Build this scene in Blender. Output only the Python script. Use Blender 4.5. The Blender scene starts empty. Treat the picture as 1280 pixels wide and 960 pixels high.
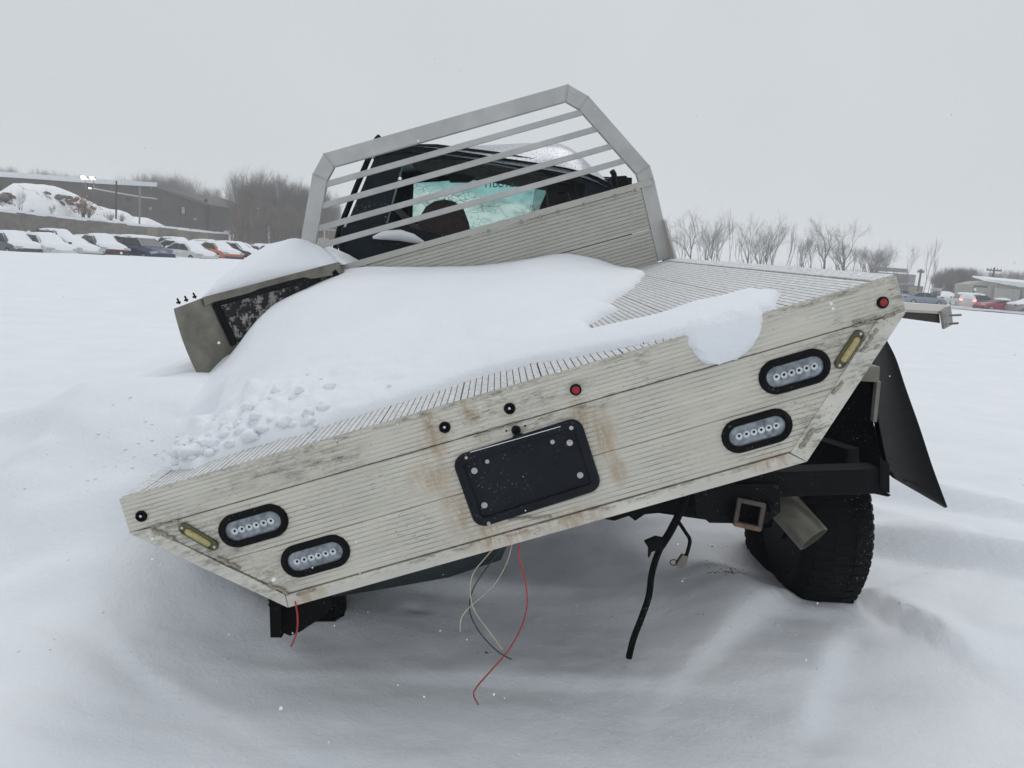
import bpy, bmesh, math, random
import numpy as np
from mathutils import Vector, Matrix
random.seed(7); RNG = np.random.RandomState(11)
SC = bpy.context.scene
COL = SC.collection
F0 = 962.0                                    # focal length of the photograph in its 1280 px width

# ------------------------------------------------------------------ camera
MW = np.array([[0.99738219, 0.07231021, 0.0], [0.01163111, -0.16042909, 0.98697884], [0.07136865, -0.98439512, -0.16085016]])
CP = np.array([0, 0, 1.5])
cam = bpy.data.cameras.new('camera'); camo = bpy.data.objects.new('camera', cam); COL.objects.link(camo)
cam.sensor_fit = 'HORIZONTAL'; cam.sensor_width = 36; cam.lens = 36 * F0 / 1280; cam.clip_end = 3000; cam.clip_start = .02
camo.matrix_world = Matrix([[MW[r][0], -MW[r][1], -MW[r][2], CP[r]] for r in range(3)] + [[0, 0, 0, 1]])
SC.camera = camo

# ------------------------------------------------------------------ sky, sun, exposure
SUN_EL, SUN_AZ = math.radians(58), math.radians(200)
world = bpy.data.worlds.new("World"); SC.world = world; world.use_nodes = True
wn = world.node_tree; wn.nodes.clear()
o_ = wn.nodes.new('ShaderNodeOutputWorld'); bg = wn.nodes.new('ShaderNodeBackground'); bg.inputs[1].default_value = 0.1
sky = wn.nodes.new('ShaderNodeTexSky'); sky.sky_type = 'NISHITA'; sky.sun_disc = False
sky.sun_elevation = SUN_EL; sky.sun_rotation = SUN_AZ
tc = wn.nodes.new('ShaderNodeTexCoord'); sep = wn.nodes.new('ShaderNodeSeparateXYZ'); ramp = wn.nodes.new('ShaderNodeValToRGB')
ramp.color_ramp.elements[0].position = 0.0; ramp.color_ramp.elements[0].color = (.555, .577, .592, 1)
ramp.color_ramp.elements[1].position = 1.0; ramp.color_ramp.elements[1].color = (.69, .71, .74, 1)
e = ramp.color_ramp.elements.new(.35); e.color = (.575, .600, .618, 1)
nz = wn.nodes.new('ShaderNodeTexNoise'); nz.inputs['Scale'].default_value = 1.6; nz.inputs['Detail'].default_value = 3
mul = wn.nodes.new('ShaderNodeMapRange'); mul.inputs[1].default_value = .3; mul.inputs[2].default_value = .7
mul.inputs[3].default_value = 9.1; mul.inputs[4].default_value = 9.9
vm = wn.nodes.new('ShaderNodeVectorMath'); vm.operation = 'SCALE'
mx = wn.nodes.new('ShaderNodeMix'); mx.data_type = 'RGBA'; mx.inputs[0].default_value = .95
L_ = wn.links.new
L_(tc.outputs['Generated'], sep.inputs[0]); L_(sep.outputs[2], ramp.inputs[0]); L_(tc.outputs['Generated'], nz.inputs[0])
L_(nz.outputs[0], mul.inputs[0]); L_(ramp.outputs[0], vm.inputs[0]); L_(mul.outputs[0], vm.inputs['Scale'])
L_(sky.outputs[0], mx.inputs[6]); L_(vm.outputs[0], mx.inputs[7]); L_(mx.outputs[2], bg.inputs[0]); L_(bg.outputs[0], o_.inputs[0])
sl = bpy.data.lights.new('sun', 'SUN'); sl.energy = 0.5; sl.angle = math.radians(25); sl.color = (1, .97, .93)
so = bpy.data.objects.new('sun', sl); COL.objects.link(so)
so.rotation_euler = (math.pi / 2 - SUN_EL, 0, math.pi - SUN_AZ + math.pi)
SC.view_settings.view_transform = 'Standard'; SC.view_settings.look = 'None'; SC.view_settings.exposure = 0.22; SC.view_settings.gamma = 1
SC.cycles.volume_bounces = 4

# ------------------------------------------------------------------ maths helpers
def P(px, py, d):                              # photograph pixel at camera depth d -> world point
    return CP + MW @ (np.array([(px - 640) / F0, (py - 480) / F0, 1.0]) * d)
def hy(px): return 309 + (px - 450) * .0725
def PH(px, py, d):                             # same, at horizontal distance d
    v = MW @ np.array([(px - 640) / F0, (py - 480) / F0, 1.0]); return CP + v * (d / math.hypot(v[0], v[1]))
def fit_matrix(R, t): return Matrix([[R[i][0], R[i][1], R[i][2], t[i]] for i in range(3)] + [[0, 0, 0, 1]])
def sst(a, b, x):
    t = np.clip((np.asarray(x, float) - a) / (b - a), 0, 1); return t * t * (3 - 2 * t)
_perm = np.random.RandomState(3).rand(256, 256)
def vnoise(x, y):
    xi = np.floor(x).astype(int); yi = np.floor(y).astype(int); fx = x - xi; fy = y - yi
    fx = fx * fx * fx * (fx * (fx * 6 - 15) + 10); fy = fy * fy * fy * (fy * (fy * 6 - 15) + 10)
    g = lambda a, b: _perm[a & 255, b & 255]
    return (g(xi, yi) * (1 - fx) + g(xi + 1, yi) * fx) * (1 - fy) + (g(xi, yi + 1) * (1 - fx) + g(xi + 1, yi + 1) * fx) * fy - .5
def fbm(x, y, o=4):
    x = np.asarray(x, float); y = np.asarray(y, float); s = 0; a = 1
    for k in range(o): s = s + a * vnoise(x * 2 ** k + 17.3 * k, y * 2 ** k + 9.1 * k); a *= .5
    return s

# ------------------------------------------------------------------ mesh builder
class MB:
    def __init__(s): s.v = []; s.f = []
    def add(s, vs, fs):
        b = len(s.v); s.v += [tuple(float(c) for c in v) for v in vs]; s.f += [tuple(i + b for i in f) for f in fs]; return s
    def box(s, lo, hi, bev=0):
        x0, y0, z0 = lo; x1, y1, z1 = hi
        return s.add([(x0, y0, z0), (x1, y0, z0), (x1, y1, z0), (x0, y1, z0), (x0, y0, z1), (x1, y0, z1), (x1, y1, z1), (x0, y1, z1)],
                     [(0, 3, 2, 1), (4, 5, 6, 7), (0, 1, 5, 4), (1, 2, 6, 5), (2, 3, 7, 6), (3, 0, 4, 7)])
    def bar(s, a, b, w, h, up=(0, 0, 1)):      # box beam from a to b
        a = np.array(a, float); b = np.array(b, float); d = b - a; d /= np.linalg.norm(d)
        u = np.array(up, float); r = np.cross(d, u); r /= np.linalg.norm(r); u = np.cross(r, d)
        vs = [p + r * i * w / 2 + u * j * h / 2 for p in (a, b) for i, j in ((-1, -1), (1, -1), (1, 1), (-1, 1))]
        return s.add(vs, [(0, 1, 2, 3), (7, 6, 5, 4), (0, 4, 5, 1), (1, 5, 6, 2), (2, 6, 7, 3), (3, 7, 4, 0)])
    def tube(s, pts, r, n=8, cap=True):
        pts = [np.array(p, float) for p in pts]; m = len(pts); rs = r if hasattr(r, '__len__') else [r] * m
        vs = []; prev = None
        for i, p in enumerate(pts):
            d = pts[min(i + 1, m - 1)] - pts[max(i - 1, 0)]; d = d / (np.linalg.norm(d) + 1e-12)
            if prev is None:
                prev = np.cross(d, (0, 0, 1) if abs(d[2]) < .9 else (1, 0, 0))
            u = prev - d * np.dot(prev, d); u /= np.linalg.norm(u) + 1e-12; prev = u; w = np.cross(d, u)
            vs += [p + rs[i] * (u * math.cos(t) + w * math.sin(t)) for t in (2 * math.pi * k / n for k in range(n))]
        fs = [(i * n + k, i * n + (k + 1) % n, (i + 1) * n + (k + 1) % n, (i + 1) * n + k) for i in range(m - 1) for k in range(n)]
        if cap: fs += [tuple(range(n))[::-1], tuple(range((m - 1) * n, m * n))]
        return s.add(vs, fs)
    def lathe(s, c, ax, prof, n=24):           # prof: (radius, height along ax)
        c = np.array(c, float); ax = np.array(ax, float); ax /= np.linalg.norm(ax)
        u = np.cross(ax, (0, 0, 1) if abs(ax[2]) < .9 else (1, 0, 0)); u /= np.linalg.norm(u); w = np.cross(ax, u)
        vs = [c + ax * h + r * (u * math.cos(t) + w * math.sin(t)) for r, h in prof for t in (2 * math.pi * k / n for k in range(n))]
        m = len(prof)
        fs = [(i * n + k, i * n + (k + 1) % n, (i + 1) * n + (k + 1) % n, (i + 1) * n + k) for i in range(m - 1) for k in range(n)]
        if prof[0][0] > 1e-6 and prof[0] != prof[-1]: fs.append(tuple(range(n))[::-1])
        if prof[-1][0] > 1e-6 and prof[0] != prof[-1]: fs.append(tuple(range((m - 1) * n, m * n)))
        return s.add(vs, fs)
    def prism(s, poly, ext):
        poly = [np.array(p, float) for p in poly]; e = np.array(ext, float); n = len(poly)
        return s.add(poly + [p + e for p in poly], [tuple(range(n)), tuple(range(2 * n - 1, n - 1, -1))] + [(i, i + n, (i + 1) % n + n, (i + 1) % n) for i in range(n)])
    def grid(s, A):                            # A: (n,m,3)
        n, m, _ = A.shape
        return s.add(A.reshape(-1, 3), [(i * m + j, i * m + j + 1, (i + 1) * m + j + 1, (i + 1) * m + j) for i in range(n - 1) for j in range(m - 1)])
    def mesh(s, name, mat=None, smooth=False, fix=True):
        me = bpy.data.meshes.new(name); me.from_pydata(s.v, [], s.f)
        if fix:
            bm = bmesh.new(); bm.from_mesh(me); bmesh.ops.recalc_face_normals(bm, faces=bm.faces); bm.to_mesh(me); bm.free()
        if mat: me.materials.append(mat)
        if smooth:
            me.polygons.foreach_set('use_smooth', [True] * len(me.polygons))
            if smooth != 'all':
                try: me.set_sharp_from_angle(angle=math.radians(40))
                except Exception: pass
        me.update(); return me
def bevel_mesh(me, w, seg=2):
    bm = bmesh.new(); bm.from_mesh(me); bmesh.ops.remove_doubles(bm, verts=bm.verts, dist=1e-5)
    es = [e for e in bm.edges if len(e.link_faces) == 2 and e.calc_face_angle(0) > .5]
    bmesh.ops.bevel(bm, geom=es, offset=w, segments=seg, affect='EDGES', profile=.6, clamp_overlap=True); bm.to_mesh(me); bm.free()
def link(name, me, parent=None, frame=None, root=None):
    o = bpy.data.objects.new(name, me); COL.objects.link(o)
    if parent is not None:
        o.parent = parent
        if root is not None: o.matrix_parent_inverse = Matrix.Translation(-Vector(root))
    if frame is not None: o.matrix_basis = frame
    return o
def tag(o, label=None, cat=None, group=None, kind=None):
    if label: o['label'] = label
    if cat: o['category'] = cat
    if group: o['group'] = group
    if kind: o['kind'] = kind
    return o
def empty(name, loc=(0, 0, 0), rz=0):
    o = bpy.data.objects.new(name, None); COL.objects.link(o); o.location = loc; o.rotation_euler = (0, 0, rz); o.empty_display_size = .2; return o
def copy_tree(o, parent=None):
    c = o.copy(); COL.objects.link(c); c.parent = parent
    for ch in KIDS.get(o.name, []): copy_tree(ch, c)
    return c
KIDS = {}
def kid(parent, name, me):
    o = link(name, me, parent); KIDS.setdefault(parent.name, []).append(o); return o

# ------------------------------------------------------------------ materials
class Mat:
    def __init__(s, name, col=(.5, .5, .5), rough=.6, metal=0., spec=.5):
        s.m = bpy.data.materials.new(name); s.m.use_nodes = True; s.nt = s.m.node_tree
        s.b = s.nt.nodes['Principled BSDF']; s.b.inputs['Base Color'].default_value = (*col, 1)
        s.b.inputs['Roughness'].default_value = rough; s.b.inputs['Metallic'].default_value = metal
        s.b.inputs['Specular IOR Level'].default_value = spec if max(col) > .03 else min(spec, .13)
        s.tc = None; s.col = None
    def n(s, t, **k):
        nd = s.nt.nodes.new(t)
        for a, v in k.items():
            if a in nd.inputs.keys(): nd.inputs[a].default_value = v
            else: setattr(nd, a, v)
        return nd
    def l(s, a, b): s.nt.links.new(a, b)
    def coord(s, scale=(1, 1, 1), which='Object', loc=(0, 0, 0), rot=(0, 0, 0)):
        if s.tc is None: s.tc = s.n('ShaderNodeTexCoord')
        mp = s.n('ShaderNodeMapping'); mp.inputs['Scale'].default_value = scale; mp.inputs['Location'].default_value = loc; mp.inputs['Rotation'].default_value = rot
        s.l(s.tc.outputs[which], mp.inputs[0]); return mp.outputs[0]
    def noise(s, vec, scale=5, detail=4, rough=.6):
        nd = s.n('ShaderNodeTexNoise'); nd.inputs['Scale'].default_value = scale; nd.inputs['Detail'].default_value = detail; nd.inputs['Roughness'].default_value = rough
        s.l(vec, nd.inputs[0]); return nd.outputs[0]
    def rng(s, v, a, b, c=0., d=1.):
        nd = s.n('ShaderNodeMapRange'); s.l(v, nd.inputs[0])
        for i, q in enumerate((a, b, c, d)): nd.inputs[i + 1].default_value = q
        return nd.outputs[0]
    def math(s, op, a, b):
        nd = s.n('ShaderNodeMath'); nd.operation = op
        for i, q in enumerate((a, b)):
            if isinstance(q, (int, float)): nd.inputs[i].default_value = q
            else: s.l(q, nd.inputs[i])
        return nd.outputs[0]
    def mix(s, fac, a, b):
        nd = s.n('ShaderNodeMix'); nd.data_type = 'RGBA'
        if isinstance(fac, (int, float)): nd.inputs[0].default_value = fac
        else: s.l(fac, nd.inputs[0])
        for i, q in ((6, a), (7, b)):
            if isinstance(q, tuple): nd.inputs[i].default_value = (*q, 1)
            else: s.l(q, nd.inputs[i])
        return nd.outputs[2]
    def base(s, c): s.l(c, s.b.inputs['Base Color']); return s
    def rough(s, v): s.l(v, s.b.inputs['Roughness']); return s
    def bump(s, h, strength=.3, dist=.01):
        nd = s.n('ShaderNodeBump'); nd.inputs['Strength'].default_value = strength; nd.inputs['Distance'].default_value = dist
        s.l(h, nd.inputs['Height']); s.l(nd.outputs[0], s.b.inputs['Normal']); return s
def simple(name, col, rough=.6, metal=0., var=.25, scale=8, bump=.0, dist=.004):
    m = Mat(name, col, rough, metal); v = m.coord()
    n = m.noise(v, scale, 5); d = tuple(c * (1 - var) for c in col); l = tuple(min(1, c * (1 + var)) for c in col)
    m.base(m.mix(m.rng(n, .3, .7), d, l))
    if bump: m.bump(n, bump, dist)
    return m.m
def frosty(name, col, rough=.5, metal=0., amt=.5, var=.3):  # painted/rubber surface with snow crystals and dust clinging
    m = Mat(name, col, rough, metal); v = m.coord()
    n = m.noise(v, 7, 5); c = m.mix(m.rng(n, .3, .7), tuple(q * (1 - var) for q in col), tuple(q * (1 + var) for q in col))
    sp = m.noise(v, 140, 2); sp2 = m.noise(v, 3, 3)
    f = m.math('MULTIPLY', m.rng(sp, .66, .72), m.rng(sp2, .45, .65)); f = m.math('MULTIPLY', f, amt)
    c = m.mix(f, c, (.7, .74, .78)); m.base(c); m.bump(n, .15, .003); return m.m

# snow
def snow_mat():
    m = Mat('snow', (.88, .90, .93), .75, 0, .25); v = m.coord(which='Object')
    big = m.noise(v, 1.3, 4); m.base(m.mix(m.rng(big, .3, .7), (.80, .83, .87), (.86, .885, .92)))
    a = m.noise(v, 9, 6, .65); b = m.noise(v, 90, 3, .6); c = m.noise(v, 1.7, 3)
    h = m.math('ADD', m.math('MULTIPLY', a, .8), m.math('MULTIPLY', b, .16)); h = m.math('ADD', h, m.math('MULTIPLY', c, 1.3))
    m.bump(h, .35, .035)
    m.b.inputs['Subsurface Weight'].default_value = .0
    return m.m
SNOW = snow_mat()
def alu_mat(name, groove_axis, seam=0, base=(.64, .62, .555), dirt=1., stains=True, white=0.):
    m = Mat(name, base, .5, .15, .4); v = m.coord()
    blotch = m.noise(m.coord((1.2, 1.2, 5)), 2.2, 5)
    streak = m.noise(m.coord((1.5, 1.5, 60)) if groove_axis == 'z' else m.coord((60, 1.5, 1.5)), 2.0, 5, .7)
    c = m.mix(m.rng(blotch, .3, .72), tuple(q * .88 for q in base), tuple(min(.8, q * 1.13) for q in base))
    c = m.mix(m.math('MULTIPLY', m.rng(streak, .38, .75), .30), c, (.36, .33, .26))
    fine = m.noise(m.coord((30, 30, 260) if groove_axis == 'z' else (260, 12, 30)), 1.2, 3, .7)
    patch = m.noise(m.coord((3.2, 3.2, 7)), 1.5, 4)
    f = m.math('MULTIPLY', m.rng(fine, .56, .66), m.rng(patch, .48, .62)); f = m.math('MULTIPLY', f, .75 * dirt)
    c = m.mix(f, c, (.13, .12, .095))
    specks = m.noise(m.coord((1, 1, 1)), 95, 2, .5); f2 = m.math('MULTIPLY', m.rng(specks, .66, .72), m.rng(m.noise(v, 5, 3), .42, .62))
    c = m.mix(m.math('MULTIPLY', f2, .7), c, (.09, .085, .07))
    if stains:
        sx = m.n('ShaderNodeSeparateXYZ'); m.l(v, sx.inputs[0]); X, Z = sx.outputs[0], sx.outputs[2]
        def blob(cx, cz, rx, rz):
            a = m.math('DIVIDE', m.math('SUBTRACT', X, cx), rx); b = m.math('DIVIDE', m.math('SUBTRACT', Z, cz), rz)
            return m.rng(m.math('ADD', m.math('MULTIPLY', a, a), m.math('MULTIPLY', b, b)), 0, 1, 1, 0)
        def acc(lst):
            t = None
            for q in lst: t = q if t is None else m.math('MAXIMUM', t, q)
            return t
        rust = acc([blob(*q) for q in RUST]); ns = m.noise(m.coord((14, 14, 3.2)), 2.6, 5, .75)
        c = m.mix(m.math('MULTIPLY', rust, m.rng(ns, .36, .60, 0, .75)), c, (.38, .23, .10))
        grime = acc([blob(*q) for q in GRIME]); ng = m.noise(m.coord((8, 8, 26)), 2.2, 6, .8)
        c = m.mix(m.math('MULTIPLY', grime, m.rng(ng, .47, .62, 0, .85)), c, (.10, .095, .075))
    if white:
        wn_ = m.noise(m.coord((1, 1, 1)), 60, 4, .8); c = m.mix(m.rng(wn_, .35, .62, 0, white), c, (.80, .82, .85))
    m.base(c); m.rough(m.rng(blotch, .3, .7, .42, .66)); m.bump(m.noise(v, 60, 4), .12, .003)
    return m.m
# bed-local stain centres (x, z, radius x, radius z)
RUST = [(.185, -.13, .04, .06), (.222, -.20, .045, .10), (-.215, -.095, .05, .055), (-.205, -.045, .035, .06), (-.25, -.18, .08, .06), (-.215, -.29, .045, .09), (-.15, -.365, .07, .03),
        (.09, -.40, .13, .035), (-.12, -.40, .12, .03), (-.66, -.405, .05, .03), (.64, -.395, .07, .03), (-.10, -.03, .03, .05), (.24, -.30, .03, .06)]
GRIME = [(-.205, -.02, .02, .05), (.0, -.03, .012, .06), (.38, -.02, .03, .03), (.9, -.1, .02, .06), (-.62, -.035, .16, .07), (-.50, -.06, .14, .05), (-.95, -.12, .14, .05), (-.85, -.16, .2, .05), (.86, -.13, .12, .04), (.02, -.05, .3, .03), (.85, -.004, .5, .016), (-.3, -.004, .9, .012), (.95, -.2, .08, .16), (-.88, -.2, .12, .10), (0, -.392, .9, .012), (.1, -.098, .9, .008), (-.75, -.33, .1, .07), (.78, -.34, .06, .08), (.12, -.11, .25, .03), (1.06, -.05, .03, .08)]
ALU_Z = alu_mat('tail_aluminium', 'z'); ALU_F = alu_mat('trim_aluminium', 'z', base=(.67, .65, .585))
ALU_D = alu_mat('deck_aluminium', 'x', base=(.48, .48, .46), stains=False, white=.95, dirt=.25)
ALU_B = alu_mat('bulkhead_aluminium', 'z', base=(.47, .46, .42), stains=False, dirt=.8)
RACKM = simple('rack_aluminium', (.47, .47, .455), .5, .2, .13, 6, .05)
GROOVE = simple('groove_shade', (.27, .26, .24), .9, 0, .6, 30)  # shade inside the deck and bulkhead grooves, put into the colour
GROOVE2 = simple('panel_groove_shade', (.47, .44, .35), .9, 0, .5, 7)  # thin shadow lines between the tail ribs, painted as a darker tone
WELD = simple('weld_bead', (.33, .30, .24), .55, .3, .5, 120, .4, .003)
BLACK = frosty('black_steel', (.005, .0055, .007), .6, .0, .5)
RUBBER = frosty('black_rubber', (.0045, .0045, .005), .7, 0, .35)
PLATE = frosty('black_plastic', (.013, .015, .020), .5, 0, .2)
PAINT = frosty('dark_cab_paint', (.011, .017, .023), .3, .2, .9)
ZINC = simple('zinc_bolt', (.5, .5, .48), .35, .7, .2, 60)
LENSM = simple('lamp_lens_grey', (.24, .27, .30), .12, .25, .5, 55, .5, .003)
REFL = simple('lamp_reflector', (.62, .66, .68), .12, .85, .2, 40)
DARKC = simple('dark_cavity', (.008, .008, .008), .8)
REDL = simple('red_lens', (.28, .01, .015), .15, 0, .4, 60)
AMBER = simple('amber_lens', (.36, .31, .12), .2, .1, .35, 90, .3, .002)
OLIVE = simple('olive_housing', (.10, .095, .05), .35, .3, .3, 30)
GALV = simple('weathered_steel', (.20, .19, .16), .5, .4, .35, 9, .15)
GALV2 = simple('pipe_steel', (.17, .16, .135), .4, .5, .3, 14, .1)
RUSTY = simple('rusty_steel', (.20, .13, .09), .8, .1, .5, 25, .4)
TYREM = frosty('tyre_rubber', (.005, .0055, .0065), .75, 0, .7)
SEATM = simple('seat_fabric', (.075, .060, .058), .9, 0, .2, 40, .2)
INTER = simple('interior_plastic', (.011, .011, .012), .7, 0, .3, 12)
GREYP = simple('grey_interior_trim', (.04, .04, .04), .7, 0, .3, 12)

# ------------------------------------------------------------------ the snow field
def ground_z(X, Y):
    X = np.asarray(X, float); Y = np.asarray(Y, float); r = np.hypot(X, Y - 3)
    near = np.exp(-(r / 9) ** 2)
    z = .15 * near + .10 * near * sst(2.2, 3.1, Y) + .05 * fbm(X / 3.1, Y / 2.3, 4) * np.clip(r / 6, .35, 1.6) + .25 * fbm(X / 40, Y / 40, 3) * sst(8, 60, r)
    z = z - .25 * sst(25, 45, Y) * 0
    # drift piled along the low left side of the bed
    b = .60 * np.exp(-((X + 1.42) / np.where(X < -1.42, 1.05, .46)) ** 2) * sst(2.25, 3.3, Y) * (1 - .55 * sst(5.2, 8, Y))
    z = z + b
    b2 = .17 * np.exp(-((X + 1.42) / np.where(X < -1.42, .85, .30)) ** 2 - ((Y - 2.45) / np.where(Y < 2.45, .62, .7)) ** 2); z = z + b2
    # hollows scooped round the wheels and under the bed
    z = z - .01 * np.exp(-((X + .78) / .38) ** 2 - ((Y - 2.78) / .55) ** 2)
    z = z - .07 * np.exp(-((X - .1) / .8) ** 2 - ((Y - 3.1) / .8) ** 2)
    z = z - .075 * np.exp(-((X - 1.35) / .42) ** 2 - ((Y - 3.2) / .42) ** 2) + .07 * np.exp(-((X - .92) / .16) ** 2 - ((Y - 3.05) / .3) ** 2)
    # wind drifts to the right of the wheel: long crests with a sharp lee
    def crest(z, x0, y0, ang, ln, w, h):
        c, s = math.cos(ang), math.sin(ang); u = (X - x0) * c + (Y - y0) * s; v = -(X - x0) * s + (Y - y0) * c + .10 * np.sin(u * 2.2)
        env = np.exp(-(u / ln) ** 2); p = np.where(v > 0, np.exp(-(v / w) ** 2), np.exp(-(v / (w * .13)) ** 2)); return z + h * env * p
    z = crest(z, 2.05, 3.45, -.30, .7, .40, .12); z = crest(z, 2.6, 4.4, -.15, 1.1, .5, .13); z = crest(z, 1.62, 2.85, -.95, .28, .2, .08); z = crest(z, 1.15, 2.5, 1.2, .4, .3, .05)
    z = crest(z, 1.75, 3.9, .1, .45, .3, .07); z = crest(z, 2.5, 3.1, -.4, .6, .35, .06); z = crest(z, .2, 2.35, .2, .9, .25, .025); z = crest(z, -1.1, 2.2, -.3, .5, .25, .03); z = crest(z, 3.1, 3.6, .15, .9, .5, .05); z = crest(z, .95, 2.75, 1.0, .5, .25, .05); z = crest(z, -.2, 2.9, .3, .5, .3, .04)
    z = crest(z, -2.6, 4.6, .12, 1.5, .6, .10); z = crest(z, -3.0, 3.7, .2, 1.0, .5, .07); z = crest(z, -2.0, 3.1, -.3, .6, .3, .05); z = crest(z, .4, 3.6, .5, .6, .3, .05)
    # lumps and crumbs close by
    q = sst(.12, .42, fbm(X * 2.1 + 5, Y * 2.1, 2)) * np.exp(-((X + 1.7) / .8) ** 2 - ((Y - 2.9) / .9) ** 2)
    z = z + .06 * q * (fbm(X * 9, Y * 9, 3) + .5)
    rdg = 1 - np.abs(2.6 * fbm(X * .75 + Y * .30 + 3, Y * 1.7 - X * .45, 3)); z = z + .040 * sst(.45, 1, rdg) * np.exp(-(r / 7) ** 2) * sst(-.1, .35, fbm(X * .5 + 7, Y * .6, 2) + .2); wsc = (.028 * fbm(X * 1.1 + Y * .3, Y * 3.4, 4) + .009 * fbm(X * 6, Y * 7, 3)) * (np.exp(-(r / 12) ** 2)); z = z + wsc
    fp = np.zeros_like(z)
    for k in range(90):
        fx, fy, fr = FPS[k]; m_ = np.abs(X - fx) < .5; fp = fp - np.where(m_, FPD[k] * np.exp(-((X - fx) / fr) ** 2 - ((Y - fy) / (fr * .6)) ** 2), 0)
    return z + fp
FPS = np.c_[RNG.uniform(-4, 4, 90), RNG.uniform(1.7, 7, 90), RNG.uniform(.012, .05, 90)]; FPD = RNG.uniform(.006, .024, 90)
N = 640; b_ = 7.1; a_ = .986; u = np.linspace(-1, 1, N)
gx = a_ * np.sinh(b_ * u); gy = 2.9 + a_ * np.sinh(b_ * u)
GX, GY = np.meshgrid(gx, gy); GZ = ground_z(GX, GY)
me = bpy.data.meshes.new('snow_field'); me.vertices.add(N * N); me.vertices.foreach_set('co', np.stack([GX, GY, GZ], -1).astype(np.float32).ravel())
ii = (np.arange(N - 1)[:, None] * N + np.arange(N - 1)[None]).ravel(); q = np.stack([ii, ii + 1, ii + N + 1, ii + N], -1).ravel()
me.loops.add(len(q)); me.loops.foreach_set('vertex_index', q.astype(np.int32)); me.polygons.add(len(ii))
me.polygons.foreach_set('loop_start', (np.arange(len(ii)) * 4).astype(np.int32)); me.polygons.foreach_set('use_smooth', np.ones(len(ii), bool))
me.update(calc_edges=True); me.materials.append(SNOW)
tag(link('ground', me), 'open field of smooth wind drifted snow', kind='structure')
def gz(x, y): return float(ground_z(np.array([x]), np.array([y]))[0])

# ------------------------------------------------------------------ flatbed truck: the tilted bed
BR = np.array([[0.937977, -0.033049, -0.345118], [0.025388, 0.999321, -0.026695], [0.345766, 0.016277, 0.93818]])
BT = np.array([-0.02706, 2.00242, 1.15788]); BL = 2.563
BF = fit_matrix(BR, BT)
ROOT = (0.0, 3.2, 0.1)
truck = empty('flatbed_truck', ROOT)
tag(truck, 'wrecked dark pickup whose cream aluminium flatbed tips low to the left in the snow', 'truck')
WID = Matrix.Identity(4)
def part(name, mb, mat, frame=BF, smooth=False, bev=0, label=None):
    me = mb if isinstance(mb, bpy.types.Mesh) else mb.mesh(name, mat, smooth)
    if bev: bevel_mesh(me, bev)
    o = link(name, me, truck, frame, ROOT)
    if label: o['label'] = label
    return o
def sub(name, mb, mat, parent, smooth=False, bev=0, label=None, kind=None):
    me = mb if isinstance(mb, bpy.types.Mesh) else mb.mesh(name, mat, smooth)
    if bev: bevel_mesh(me, bev)
    o = link(name, me, parent)
    if label: o['label'] = label
    if kind: o['kind'] = kind
    return o
def bed_ray(px, py, plane=('y', 0.0)):          # pixel -> bed-local point on a plane of the bed
    d = BR.T @ (MW @ np.array([(px - 640) / F0, (py - 480) / F0, 1.0])); o = BR.T @ (CP - BT)
    k = 'xyz'.index(plane[0]); t = (plane[1] - o[k]) / d[k]; return o + d * t
def tb(px, py, y=0.0): p = bed_ray(px, py, ('y', y)); return p[0], p[2]
def to_bed(w): return BR.T @ (np.asarray(w) - BT)

H1, HB, WB, HW, HX = .094, .4228, .737, 1.07, 1.077
def edge_x(z): return HX - (-H1 - z) * ((HX - WB) / (HB - H1)) if z < -H1 else HW + (HX - HW) * (-z / H1)
def two_mat(me, mats, test):
    me.materials.clear()
    for m_ in mats: me.materials.append(m_)
    for p_ in me.polygons: p_.material_index = test(p_)
# tail panel: dark backing with ribbed planks
tail = part('tail_panel', MB().prism([(-1.06, .012, -.004), (1.06, .012, -.004), (1.066, .012, -.094), (.73, .012, -.418), (-.73, .012, -.418), (-1.066, .012, -.094)], (0, .03, 0)), ALU_F)
def ribbed(z0, z1, period, amp, insl, insr, gw=.17):
    mb = MB(); n = max(2, round((z0 - z1) / period)); rows = []
    for i in range(n):
        zt = z0 - (z0 - z1) * i / n; p = (z0 - z1) / n
        rows += [(zt, amp, 0), (zt - p * gw, amp, 1), (zt - p * (gw + .12), .25 * amp, 0), (zt - p * (gw + .39), 0, 0), (zt - p * .88, .25 * amp, 0)]
    rows.append((z1, amp, 0)); vs = []
    for z, dy, _ in rows:
        e = edge_x(min(z, 0)); vs += [(-(e - insl(z)), dy, z), (e - insr(z), dy, z)]
    fs = [(2 * i, 2 * i + 1, 2 * i + 3, 2 * i + 2) for i in range(len(rows) - 1)]
    fl = [r[2] for r in rows[1:]]
    mb.add(vs, fs); nb = len(vs); mb.add([(v[0], .0115, v[2]) for v in (vs[0], vs[1], vs[-1], vs[-2])], [])
    mb.f += [(0, nb, nb + 1, 1), (nb - 2, nb - 1, nb + 2, nb + 3)]
    me = mb.mesh('plank', None); me.materials.append(ALU_Z); me.materials.append(GROOVE2)
    for i, p_ in enumerate(me.polygons):
        if i < len(fl) and fl[i]: p_.material_index = 1
    return me
S3 = 3 ** .5
upper = ribbed(-.0005, -.0965, .0118, .0013, lambda z: .002, lambda z: .002)
sub('plank', upper, None, tail, label='narrow finely ribbed top plank of the tail panel')
dg = lambda w: (lambda z: w if z < -.1 else w)
mid = ribbed(-.0995, -.245, .0132, .0016, dg(.052), dg(.074)); sub('plank', mid, None, tail)
low = ribbed(-.2465, -.3845, .0132, .0016, dg(.052), dg(.074)); sub('plank', low, None, tail)
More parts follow.
